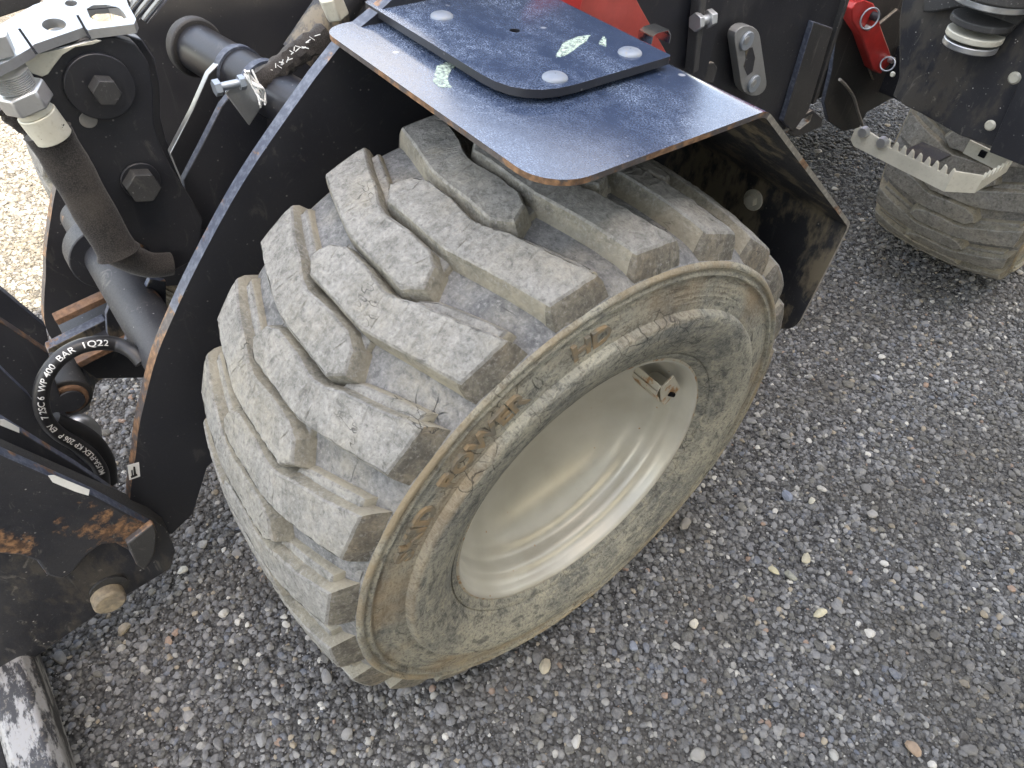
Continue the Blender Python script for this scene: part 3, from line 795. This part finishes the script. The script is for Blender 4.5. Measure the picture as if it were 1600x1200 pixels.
# zinc bracket plate on top of the arm, with holes
zz = .842
zo = [(-60, 120), (0, 57), (58, 22), (120, 0), (150, -25), (190, -20), (205, 22), (217, 44), (214, 52), (150, 60), (143, 62), (136, 57), (60, 84), (54, 90), (20, 110), (-10, 125), (-60, 150)]
hz = [circ(90, 53, 19, 20, 10), circ(116, 19, 10, 14, 5), [(140, 28), (150, 22), (172, 21), (190, 26), (198, 34), (203, 42), (190, 47), (160, 49), (146, 42)]]
zb = MB().prism([U(a, b, 'z', zz) for a, b in zo], (0, 0, .010), 0, 1, holes=[[U(a, b, 'z', zz) for a, b in h] for h in hz])
ZP = part('zinc_bracket', zb, ['zinc_bright', 'zinc'], LD, 'bright zinc bracket plate with round and square holes', 35, .0012)
for a, b in (((30, 45), (57, 84)), ((121, 24), (141, 60))):
    u0 = U(*a, 'z', zz+.0103); u1 = U(*b, 'z', zz+.0103); part('slot', MB().bar(u0, u1, .0025, .0006), 'hole', ZP, smooth=None)
part('slot', MB().bar(U(138, 15, 'z', zz+.0103), U(182, 11, 'z', zz+.0103), .0015, .0006), 'hole', ZP, smooth=None)
xplate('zinc_bracket', [(38, 98), (50, 86), (100, 75), (150, 62), (160, 64), (145, 70), (118, 74), (98, 86), (84, 104), (76, 116), (66, 120), (50, 115)], AX+.006, .005, ['galv', 'zinc'], LD, 'lower zinc flange over the lift arm', .0008)
part('bracket_bolt', MB().cyl(U(0, 85, 'z', zz+.012), U(0, 85, 'z', zz+.012)+Vector((0, 0, .02)), .016, 6), 'zinc', ZP, bevel=.001)
# sunlit dark beam above left
part('cylinder_mount', MB().prism([U(a, b, 'z', .80) for a, b in ((-120, 40), (-120, -60), (120, -60), (60, 8), (0, 28))], (0, 0, .02)), 'black_dust', LD, bevel=.002)

# hose end: thread, hex nut, ferrule, then the woven sleeve
HX = AX+.035
hp = [U(a, b, 'x', HX) for a, b in ((12, 112), (28, 138), (48, 165), (56, 176), (84, 214))]
HE = MB()
for i in range(9):
    t = i/9; HE.cyl(hp[0].lerp(hp[1], t), hp[0].lerp(hp[1], t+.08), .0195, 22, .0185)
HE.cyl(hp[0], hp[1], .0175, 22)
HN = part('hose_fitting', HE, 'zinc', LD, 'threaded hose fitting with hex nut and ferrule', 40)
part('hex_nut', MB().cyl(hp[1], hp[2], .0265, 6, rot=.3), 'zinc', HN, bevel=.002)
part('ferrule', MB().cyl(hp[2], hp[3], .0185, 22).cyl(hp[3], hp[4], .0205, 22, .0205), 'galv', HN, bevel=.001)
sl = smoothpath([U(a, b, 'x', HX-.004) for a, b in ((74, 205), (88, 228), (112, 268), (140, 318), (168, 366), (186, 396))], 6)
rr = [.0245+.0005*math.sin(i*.7) for i in range(len(sl))]; rr[0] = .026; rr[-1] = .0285; rr[-2] = .027
part('woven_sleeve', MB().tube(sl, rr, 22, 0, .55, (1, 0, 0), True, .008), 'fabric', LD, 'black woven fabric sleeve over the hydraulic hose', 60)
sl = smoothpath([U(a, b, 'x', HX-.03) for a, b in ((180, 390), (205, 404), (235, 414), (268, 412))], 6)
part('hose', MB().tube(sl, [.022-.0003*i for i in range(len(sl))], 16, 0, .9, (1, 0, 0)), 'fabric', LD)
sl = smoothpath([U(a, b, 'x', AX-.05) for a, b in ((8, 160), (22, 172), (42, 188), (62, 206), (80, 235), (110, 290))], 4)
part('woven_sleeve', MB().tube(sl, .017, 12, 0, .6, (1, 0, 0), True, .12), 'fabric', LD, 'frayed second sleeve')
for i in range(26):      # frayed threads at the sleeve mouth
    pass
fr = MB()
for i in range(60):
    t = random.random(); p = U(10+60*t, 165+45*t, 'x', AX-.035); fr.tube([p, p+Vector((random.uniform(-.004, .008), random.uniform(-.01, .006), random.uniform(-.012, .004)))], .0006, 4)
for i in range(70):
    p = U(66+random.random()*34, 218-random.random()*16, 'x', HX+.012); fr.tube([p, p+Vector((random.uniform(0, .005), random.uniform(-.006, .006), random.uniform(-.002, .008)))], .0005, 4)
part('frayed_threads', fr, 'fabric', LD, kind='stuff', smooth=None)

# polished rods top left
for k in range(3):
    a = U(196+13*k, 20+5*k, 'x', -.52); b = U(262+13*k, -62+5*k, 'x', -.52)
    part('chrome_rod', MB().cyl(a, b, .0085, 18), 'chrome', LD)

# cross tube with cap and gusset plates
ta = U(303, 72, 'x', -.62); tb = U(440, 152, 'x', -.40); td = (tb-ta).normalized()
CT = part('cross_tube', MB().cyl(ta, tb+td*.10, .034, 32), 'black_clean', LD, 'black cylinder tube with a flanged end', bevel=.001)
part('tube_collar', MB().cyl(ta-td*.004, ta+td*.014, .042, 32), 'black_dust', CT, bevel=.003)
pq = U(299, 72, 'x', -.595); part('square_plug', MB().bar(pq, pq+td*.01+Vector((.004, -.004, .006)), .014, .014), 'cable', CT)
for t0 in (.52, .80):
    c0 = ta.lerp(tb, t0); part('tube_band', MB().cyl(c0, c0+td*.012, .0375, 28), 'edge_steel', CT)
xplate('gusset_plate', [(266, 240), (300, 175), (326, 116), (345, 96), (372, 84), (402, 96), (420, 130), (416, 200), (380, 320), (300, 320)], -.49, .013, ['black', 'zinc'], LD, 'gusset plate with a bright bare edge')
xplate('gusset_plate', [(287, 282), (318, 222), (346, 166), (362, 146), (392, 142), (420, 170), (416, 240), (380, 360), (300, 360)], -.42, .013, ['black', 'edge_steel'], LD)
xplate('zinc_tab', [(352, 146), (364, 128), (386, 118), (412, 164), (390, 197)], -.375, .004, ['zinc', 'zinc'], LD, 'galvanised tab with a bolt')
q0 = U(366, 131, 'x', -.375); part('hex_bolt', MB().cyl(q0-Vector((0, .018, 0)), q0+Vector((0, .008, 0)), .005, 12).cyl(q0-Vector((0, .026, 0)), q0-Vector((0, .018, 0)), .010, 6).cyl(q0+Vector((0, .006, 0)), q0+Vector((0, .013, 0)), .009, 6), 'zinc_bright', LD)
wt = MB()
for i in range(9):
    pts = [(385+random.uniform(-6, 14), 112+random.uniform(-5, 10)), (395+random.uniform(-4, 12), 128+random.uniform(-8, 8)), (406+random.uniform(-6, 8), 145+random.uniform(-6, 8)), (410+random.uniform(-5, 6), 162+random.uniform(-4, 6))]
    wt.tube(smoothpath([U(a, b, 'x', -.36+random.uniform(-.01, .01)) for a, b in pts], 4), .0013, 6)
part('cable_ties', wt, 'white', LD, 'tangle of white cable ties', 60)
sl = smoothpath([U(a, b, 'x', -.40) for a, b in ((405, 130), (430, 112), (455, 92), (480, 74), (510, 50))], 5)
part('woven_sleeve', MB().tube(sl, .015, 12, 0, .8, None, True, .18), 'fabric', LD, 'torn sleeve with white frayed threads')
wt = MB()
for i in range(22):
    t = random.random(); p = U(418+74*t, 112-52*t+random.uniform(-5, 5), 'x', -.385); wt.tube([p, p+Vector((random.uniform(-.004, .006), random.uniform(-.008, .008), random.uniform(-.006, .006)))], .0006, 4)
part('frayed_threads', wt, 'white', LD, kind='stuff', smooth=None)
part('pipe', MB().cyl(U(470, 92, 'x', -.5), U(560, -40, 'x', -.5), .030, 24), plain('dusty_brown_pipe', (.10, .085, .06), .5).name if False else 'black_mud', LD)
part('pipe_nut', MB().cyl(U(528, 25, 'x', -.42), U(514, -8, 'x', -.42), .017, 6), 'galv', LD, bevel=.002)

# lower cross tube, its gussets and rusty bars
cc = U(205, 462, 'x', -.45)
part('pivot_tube', MB().cyl(Vector((-.70, cc.y, cc.z)), Vector((-.265, cc.y, cc.z)), .034, 32), 'black_rust', LD, 'rusty pivot tube between the frame plates')
part('pivot_collar', MB().cyl(Vector((-.60, cc.y, cc.z)), Vector((-.56, cc.y, cc.z)), .055, 32), 'black_rust', LD, bevel=.002)
xplate('gusset_plate', [(196, 424), (180, 452), (166, 492), (168, 522), (182, 545), (215, 540), (230, 440)], -.50, .010, ['black_mud', 'edge_steel'], LD)
xplate('gusset_plate', [(234, 436), (222, 462), (205, 505), (196, 535), (215, 560), (260, 520), (260, 440)], -.42, .010, ['black_mud', 'edge_steel'], LD)
for a, b, x in (((86, 499), (180, 455), -.60), ((120, 565), (222, 514), -.50)):
    part('rusty_bar', MB().bar(U(*a, 'x', x), U(*b, 'x', x), .022, .011), 'rust', LD, 'rust covered flat bar', bevel=.001)
xplate('bottom_plate', [(120, 570), (222, 520), (260, 540), (240, 590), (150, 592)], -.51, .12, ['black', 'black'], LD)
xplate('lower_plate', [(75, 545), (165, 500), (190, 520), (205, 560), (150, 600), (140, 640), (100, 665), (70, 640)], -.56, .02, ['black_mud', 'edge_steel'], LD)
q0 = U(108, 622, 'x', -.46)
PB = part('pin_boss', MB().cyl(q0, q0-Vector((.08, 0, 0)), .034, 32), 'black_dust', LD, 'round pin boss with a rusty ring', bevel=.002)
part('rust_ring', MB().cyl(q0, q0+Vector((.006, 0, 0)), .027, 32), 'rust', PB, bevel=.002)
part('boss_cap', MB().cyl(q0+Vector((.006, 0, 0)), q0+Vector((.010, 0, 0)), .020, 32), 'black', PB, bevel=.001)
part('zinc_elbow', MB().tube(smoothpath([U(a, b, 'x', -.42) for a, b in ((112, 662), (130, 658), (146, 672), (146, 690))], 4), .011, 14), 'zinc', LD, smooth=60)

# printed hydraulic hose loop
hx = -.335; HR = .0100
hpth = smoothpath([U(a, b, 'x', x) for a, b, x in ((222, 566, -.30), (206, 549, -.315), (182, 538, hx), (150, 536, hx), (118, 544, hx), (90, 563, hx), (70, 592, hx), (64, 626, hx), (72, 656, hx), (92, 678, hx), (118, 694, hx), (142, 712, hx), (158, 736, hx), (162, 765, -.345))], 10)
HO = part('hydraulic_hose', MB().tube(hpth, HR, 20), 'hose', LD, 'black hydraulic hose looping with white printing', 80)
def hose_text(txt, size, s0, ctr=.0, rev=True):
    cl = [0]
    for a, b in zip(hpth, hpth[1:]): cl.append(cl[-1]+(b-a).length)
    def at(s):
        s = min(max(s, 0), cl[-1]-1e-6)
        for i in range(len(cl)-1):
            if s <= cl[i+1]: return hpth[i].lerp(hpth[i+1], (s-cl[i])/(cl[i+1]-cl[i])), (hpth[i+1]-hpth[i]).normalized()
        return hpth[-1], (hpth[-1]-hpth[-2]).normalized()
    vs, fs = glyphs(txt, size, 0, .0001); out = []
    for v in vs:
        p, d = at(s0-v.x*1.12)                              # text runs from the lower end up to the top
        d = -d; view = (CP-p); view = (view-d*view.dot(d)).normalized(); upv = view.cross(d)
        ang = (v.y-size*.35)/HR+ctr
        out.append(p+(view*math.cos(ang)+upv*math.sin(ang))*(HR+.0004))
    return out, fs, cl[-1]
_tot = hose_text('x', .01, 0)[2]
ht = MB(); o_, f_, _ = hose_text('MUSA-FLEX KP 206 P', .0105, _tot*.985-.05); ht.add(o_, f_)
o_, f_, _ = hose_text('EN', .0105, _tot*.655-.03); ht.add(o_, f_)
o_, f_, _ = hose_text('7 2SC 6  WP 400  BAR  1Q22', .0112, _tot*.59-.03); ht.add(o_, f_)
part('hose_print', ht, 'white', HO, smooth=None)
sl = smoothpath([U(a, b, 'x', -.36) for a, b in ((84, 655), (104, 664), (130, 676), (152, 694), (168, 722), (172, 752))], 6)
part('hydraulic_hose', MB().tube(sl, .011, 16), 'hose', LD, smooth=80)

# left hitch linkage: parallel beams and a bolted side plate
xplate('hitch_beam', [(-60, 405), (-30, 430), (0, 452), (72, 512), (80, 560), (0, 510), (-60, 470)], -.62, .02, ['black', 'edge_steel'], LD)
xplate('hitch_beam', [(-60, 462), (0, 503), (76, 553), (88, 600), (120, 690), (60, 700), (0, 660), (-60, 630)], -.45, .02, ['black', 'edge_rust'], LD)
xplate('hitch_beam', [(-60, 545), (0, 575), (45, 618), (95, 690), (185, 768), (196, 800), (90, 790), (-60, 740)], -.36, .012, ['black', 'edge_steel'], LD)
xplate('hitch_beam', [(-60, 626), (0, 655), (60, 692), (120, 728), (192, 777), (200, 830), (90, 800), (-60, 740)], -.285, .014, ['black', 'edge_steel'], LD)
HB = xplate('hitch_side_plate', [(-60, 640), (-30, 700), (240, 812), (262, 828), (275, 862), (266, 890), (240, 906), (180, 942), (110, 990), (45, 1036), (-60, 1085)], -.215, .04, ['black_speck', 'black_dust'], LD, 'black hitch side plate with a rusty bolt', .003)
xplate('stiffener', [(-60, 672), (0, 710), (80, 745), (150, 776), (236, 822), (246, 832), (240, 868), (226, 892), (214, 882), (202, 862), (180, 850), (158, 852), (138, 868), (118, 892), (96, 906), (74, 900), (58, 878), (30, 868), (-60, 862)], -.198, .020, ['black_rust', 'edge_steel'], HB, 'raised stiffener with rusty patches', .004)
xplate('corner_gusset', [(198, 850), (240, 818), (246, 834), (243, 866), (226, 893), (214, 884)], -.188, .012, ['black_dust', 'edge_rust'], HB, None, .003)
xdisc('rusty_bolt', 166, 926, .0225, -.2148, .022, 'bolt_rust', HB, 20, .003, 'rust brown round bolt head')
part('bolt_seat', MB().cyl(U(170, 918, 'x', -.2148), U(170, 918, 'x', -.2148)+Vector((.004, 0, 0)), .026, 28), 'black_dust', HB)
for pts, x in ((((75, 743), (84, 742), (140, 765), (138, 774), (118, 768), (82, 753)), -.1975), (((0, 655), (6, 655), (30, 668), (30, 676), (0, 664)), -.2835)):  # slivers of sunlight laid on the beam edges as pale strips
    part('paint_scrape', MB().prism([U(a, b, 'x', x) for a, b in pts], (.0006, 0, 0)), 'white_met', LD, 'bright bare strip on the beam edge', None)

# ------------------------------------------------------------------ rear half
BX = -.30
xplate('side_panel', [(1000, -60), (1340, -60), (1320, 0), (1282, 105), (1262, 172), (1232, 205), (1150, 170), (1000, 130)], BX, .012, ['black', 'edge_steel'], LD, 'black side panel behind the fender')
xplate('folded_strip', [(1272, 34), (1302, 44), (1264, 172), (1240, 206), (1224, 190)], BX+.014, .014, ['black_dust', 'edge_steel'], LD, None, .002)
part('panel_edge', MB().bar(U(1332, -40, 'x', BX+.004), U(1268, 160, 'x', BX+.004), .012, .016, (1, 0, 0)), 'black_dust', LD, bevel=.001)
xplate('lug_bracket', [(1230, 208), (1240, 190), (1270, 172), (1286, 186), (1284, 198), (1246, 214)], BX+.01, .02, ['black_dust', 'edge_pale'], LD, None, .002, holes=[[(1244, 200), (1254, 186), (1270, 178), (1266, 190), (1250, 202)]])
xplate('gusset_plate', [(1066, 102), (1116, 98), (1121, 106), (1115, 130), (1085, 125)], BX+.03, .01, ['black_dust', 'edge_pale'], LD)
xplate('gusset_plate', [(980, -60), (1110, -60), (1108, 20), (1090, 100), (1045, 92), (1000, 30)], BX+.02, .012, ['black', 'edge_steel'], LD)
part('panel_rib', MB().bar(U(1095, -30, 'x', BX+.07), U(1080, 110, 'x', BX+.07), .014, .02, (1, 0, 0)), 'black_dust', LD, bevel=.002)
q0 = U(1112, 28, 'x', BX+.08); part('hex_bolt', MB().cyl(q0, q0+Vector((.0, -.03, 0)), .008, 12).cyl(q0+Vector((0, -.03, 0)), q0+Vector((0, -.040, 0)), .014, 6).cyl(q0, q0+Vector((0, -.012, 0)), .014, 6), 'zinc', LD, bevel=.001)
# link plate with two countersunk bolts
def stadium(a, b, r, n=10):
    a = Vector(a); b = Vector(b); d = (b-a).normalized(); p = Vector((-d.y, d.x)); out = []
    for c, s in ((b, 1), (a, -1)):
        for i in range(n+1):
            t = -PI/2+PI*i/n; v = c+(d*math.cos(t)*s+p*math.sin(t)*s)*r; out.append((v.x, v.y))
    return out
LK = xplate('link_plate', stadium((1168, 60), (1178, 130), 20), BX+.030, .018, ['steel_grey', 'steel_grey'], LD, 'grey steel link plate with two bolts', .003,)
for (a, b) in ((1165, 63), (1176, 130)):
    xdisc('link_bolt', a, b, .0165, BX+.0302, .006, 'zinc_bright', LK, 24)
    xdisc('socket', a+2, b, .008, BX+.0364, .0008, 'zinc', LK, 6)
xplate('link_slot', [(1164, 76), (1176, 74), (1180, 90), (1176, 112), (1168, 118), (1162, 104), (1166, 92)], BX+.0308, .0006, ['black_mud', 'black_mud'], LK, None, 0)
# panel with curved cable, red latch
xplate('inner_panel', [(1322, -60), (1520, -60), (1470, 40), (1420, 110), (1400, 150), (1355, 175), (1342, 200), (1318, 205), (1295, 190), (1288, 160), (1300, 110)], -.42, .012, ['black_dust', 'edge_steel'], LD, 'dusty black inner panel')
xplate('gusset_plate', [(1372, 40), (1404, 14), (1412, 24), (1400, 70), (1366, 126), (1360, 110)], -.40, .01, ['black_dust', 'edge_pale'], LD, None, .003)
part('cable', MB().tube(smoothpath([U(a, b, 'x', -.405) for a, b in ((1312, 124), (1322, 134), (1334, 152), (1341, 176), (1348, 196))], 5), .004, 10), 'cable', LD, 'thin grey cable', 60)
RL = xplate('red_latch', [(1331, 14), (1338, 4), (1352, 0), (1366, 6), (1374, 20), (1376, 40), (1392, 84), (1390, 100), (1376, 116), (1364, 108), (1346, 56), (1332, 34)], -.375, .028, ['red', 'red'], LD, 'red latch lever with ring pins', .003)
def ring(px, py, x, r0, ax, name='pin_ring'):
    c = U(px, py, 'x', x); n = Vector(ax).normalized(); u = n.orthogonal().normalized(); w = n.cross(u)
    part(name, MB().tube([c+(u*math.cos(t)+w*math.sin(t)*1.0)*r0 for t in [2*PI*i/28 for i in range(29)]], .0022, 8), 'zinc_bright', RL, smooth=60)
ring(1359, 29, -.358, .023, (1, -.5, .1)); ring(1387, 100, -.355, .017, (.3, -1, .6))
xdisc('latch_pin', 1362, 24, .010, -.374, .02, 'black', RL, 16); xdisc('latch_pin', 1352, 42, .0065, -.374, .012, 'zinc', RL, 12); xdisc('latch_pin', 1389, 92, .008, -.374, .014, 'zinc', RL, 12)
# front facing body panel over the rear tyre
YP = 1.20
def yplate(name, pts, y, th, mats, parent, label=None, bevel=.002, holes=()):
    mb = MB().prism([U(a, b, 'y', y)+Vector((0, th, 0)) for a, b in pts], (0, -th, 0), 0, 1, holes=[[U(a, b, 'y', y)+Vector((0, th, 0)) for a, b in h] for h in holes])
    return part(name, mb, mats, parent, label, 35, bevel)
BP = yplate('body_panel', [(1405, 120), (1405, 30), (1420, -60), (1800, -60), (1800, 330), (1600, 246), (1500, 212), (1440, 178), (1415, 166), (1395, 150)], YP, .012, ['black_speck', 'edge_steel'], LD, 'scratched black body panel above the rear tyre')
yplate('body_panel', [(1622, 60), (1800, 40), (1800, 340), (1545, 238)], YP-.012, .010, ['black', 'edge_steel'], LD)
for a, b, r_ in ((1585, 122, .012), (1547, 196, .011), (1395, 116, .006), (1520, 72, .004), (1514, 71, .004)):
    p = U(a, b, 'y', YP-.001); part('rivet', MB().cyl(p, p-Vector((0, .004, 0)), r_, 16, r_*.7), 'galv', BP)
# spring seat / cylinder collars top right
q0 = U(1540, 20, 'y', YP-.05)
SC = part('spring_collar', MB().cyl(q0+Vector((0, 0, .03)), q0+Vector((0, 0, .075)), .075, 32), 'black_dust', LD, 'black round mount with bright rings', bevel=.004)
for dz, r_, mt in ((.018, .070, 'zinc'), (-.02, .055, 'black_dust'), (-.045, .052, 'galv'), (-.062, .050, 'zinc')):
    part('collar_ring', MB().cyl(q0+Vector((0, 0, dz)), q0+Vector((0, 0, dz+.012)), r_, 36), mt, SC, bevel=.002)
yplate('mount_arm', [(1460, 20), (1500, 12), (1530, 20), (1560, 50), (1550, 75), (1620, 10), (1700, -60), (1450, -60), (1440, 20)], YP-.03, .02, ['black_dust', 'black_dust'], LD, None, .004, holes=[[(1482, 22), (1500, 18), (1540, 30), (1546, 44), (1536, 52), (1500, 44), (1486, 32)]])

# serrated step
def step():
    zt = .0; y0 = 1.10
    a = U(1338, 196, 'y', y0); b = U(1492, 268, 'y', y0); zb = U(1492, 308, 'y', y0).z; zt = b.z
    h = zt-zb
    x0 = a.x; x1 = b.x; xt0 = U(1380, 212, 'y', y0).x
    pts = [(x0+.012, zb+.004), (x1, zb)]
    top = [(x1, zt)]
    n = 9
    for i in range(n):
        xa = x1-(x1-xt0)*i/n; xb = x1-(x1-xt0)*(i+1)/n
        top += [(xa-(xa-xb)*.30, zt+.004), (xa-(xa-xb)*.45, zt-.013), (xb+(xa-xb)*.25, zt-.013), (xb, zt)]
    top += [(xt0-.004, zt-.004), (x0+.010, zt+.002), (x0, zt-.008), (x0, zb+.014)]
    mb = MB().prism([Vector((x, y0+.006, z)) for x, z in pts+top], (0, -.006, 0))
    # bent corner, then the outer side running back
    xc, yc = x1+.045, y0+.035; ye = y0+.16
    mb.prism([(x1, y0, zb), (xc, yc, zb+.008), (xc, yc, zt), (x1, y0, zt)], (-.004, .004, 0))
    sp = [(yc, zb+.008), (ye, zb+.018), (ye, zt)]
    m = 7
    for i in range(m):
        ya = ye-(ye-yc)*i/m; yb = ye-(ye-yc)*(i+1)/m
        sp += [(ya-(ya-yb)*.3, zt+.003), (ya-(ya-yb)*.5, zt-.010), (yb+(ya-yb)*.2, zt-.010), (yb, zt)]
    mb.prism([Vector((xc, y, z)) for y, z in sp], (-.006, 0, 0))
    # return leg at the back with a square hole
    mb.prism([(xc-.006, ye, zb+.016), (xc-.10, ye+.01, zb+.016), (xc-.10, ye+.01, zt), (xc-.006, ye, zt)], (0, -.006, 0))
    st = part('step', mb, 'galv', LD, 'pale galvanised step with a saw toothed edge', 30, .0006)
    for a_, b_ in ((1349, 207), (1378, 223)):
        p = U(a_, b_, 'y', y0-.006); part('step_bolt', MB().cyl(p+Vector((0, .006, 0)), p-Vector((0, .006, 0)), .013, 20, .010), 'zinc', st)
    part('square_hole', MB().box((xc-.065, ye-.012, zb+.03), (xc-.052, ye-.005, zb+.043)), 'hole', st, smooth=None)
    part('step_tread', MB().box((x0+.10, y0+.012, zb+.012), (xc-.11, ye-.03, zb+.018)), 'black_speck', st)
step()

# red plate and spring clip behind the cover
xplate('red_plate', [(905, -60), (965, -60), (1000, 10), (1048, 94), (1010, 110), (860, 20)], -.225, .012, ['red_dull', 'red_dull'], LD, 'faded red plate behind the fender', .001)
xplate('red_plate', [(820, -60), (925, -60), (905, 22), (868, 10)], -.215, .006, ['red', 'red'], LD, None, .001)
cl = [U(a, b, 'x', -.20) for a, b in ((996, 60), (998, 48), (1006, 42), (1014, 40), (1022, 38), (1026, 46), (1024, 58))]
cb = MB()
for a, b in zip(cl, cl[1:]): cb.prism([a, b, b+Vector((.028, 0, .0)), a+Vector((.028, 0, 0))], Vector((0, .0012, .0012)))
part('spring_clip', cb, 'chrome', LD, 'shiny bent spring clip', 40)

# body, cab and engine cover out of frame (they mirror in the fender)
def bx(name, lo, hi, mat, label=None, bev=.01, parent=LD): return part(name, MB().box(lo, hi), mat, parent, label, 35, bev)
bx('chassis', (-.86, .55, .30), (-.32, 1.0, .52), 'black')
bx('chassis', (-.86, 1.32, .30), (-.52, 2.4, .62), 'black')
bx('engine_cover', (-.95, 1.75, .66), (-.03, 2.7, 1.25), 'red_dull', 'red rear engine cover')
CB = bx('cab_roof', (-.95, 1.22, 2.05), (-.03, 2.3, 2.13), 'black', 'black canopy roof')
for x in (-.93, -.10):
    for y in (1.24, 2.22): bx('cab_post', (x, y, .66), (x+.05, y+.05, 2.05), 'black')
bx('axle', (-.88, -.05, .33), (-.10, .05, .46), 'black')
bx('axle', (-.88, 1.67, .33), (-.12, 1.77, .46), 'black')

# ------------------------------------------------------------------ implement bar in front
def implement():
    p = U(45, 1036, 'z', .115); y1 = p.y; t = empty('attachment_bar', (-.45, y1-.06, 0))
    tag(t, 'scraped grey steel attachment bar below the hitch at the lower left', 'attachment')
    part('beam', MB().prism([(-1.1, y1-.055, .03), (-1.1, y1, .04), (-1.1, y1+.004, .10), (-1.1, y1-.008, .115), (-1.1, y1-.050, .112), (-1.1, y1-.060, .10)], (1.12, 0, 0)), 'scraped', t, 'grey bar with scraped paint', 30, .004)
    part('lower_beam', MB().prism([(-1.1, y1-.16, .0), (-1.1, y1-.066, .0), (-1.1, y1-.064, .075), (-1.1, y1-.085, .09), (-1.1, y1-.16, .085)], (1.11, 0, 0)), 'black_dust', t, None, 30, .004)
    part('cutting_edge', MB().prism([(-1.1, y1-.155, .091), (-1.1, y1-.10, .091), (-1.1, y1-.10, .10), (-1.1, y1-.155, .10)], (1.06, 0, 0)), 'white_met', t, None, 30, .002)
implement()

# ------------------------------------------------------------------ unseen box truck, added behind the camera to throw the shade
TRK = empty('box_truck', (2.9, .6, 0)); tag(TRK, 'white box truck parked beside the loader on the gravel', 'truck')
tw = plain('truck_white_paint', (.62, .63, .63), .5); M['truck'] = tw
XT = 1.5; HT = (XT+1.22)*math.tan(SUN_EL)
TB = bx('cargo_box', (XT, -2.6, .95), (XT+2.3, 3.2, HT), 'truck', None, .03, TRK)
for i in range(9): bx('side_rib', (XT-.02, -2.4+.65*i, 1.0), (XT, -2.36+.65*i, HT-.05), 'truck', None, .004, TB)
bx('chassis', (XT+.5, -2.6, .55), (XT+1.8, 4.8, .95), 'black', None, .01, TRK)  # chassis of the added shade truck
bx('cab', (XT+.1, 3.4, .6), (XT+2.2, 5.0, 2.5), 'truck', None, .12, TRK)
bx('side_window', (XT+.085, 3.7, 1.55), (XT+.11, 4.5, 2.15), 'glass', None, .01, TRK)
for y in (-1.6, 4.2):
    for x in (XT+.15, XT+1.9):
        part('wheel', MB().cyl((x, y, .48), (x+.28, y, .48), .48, 32), 'hose', TRK, bevel=.03)
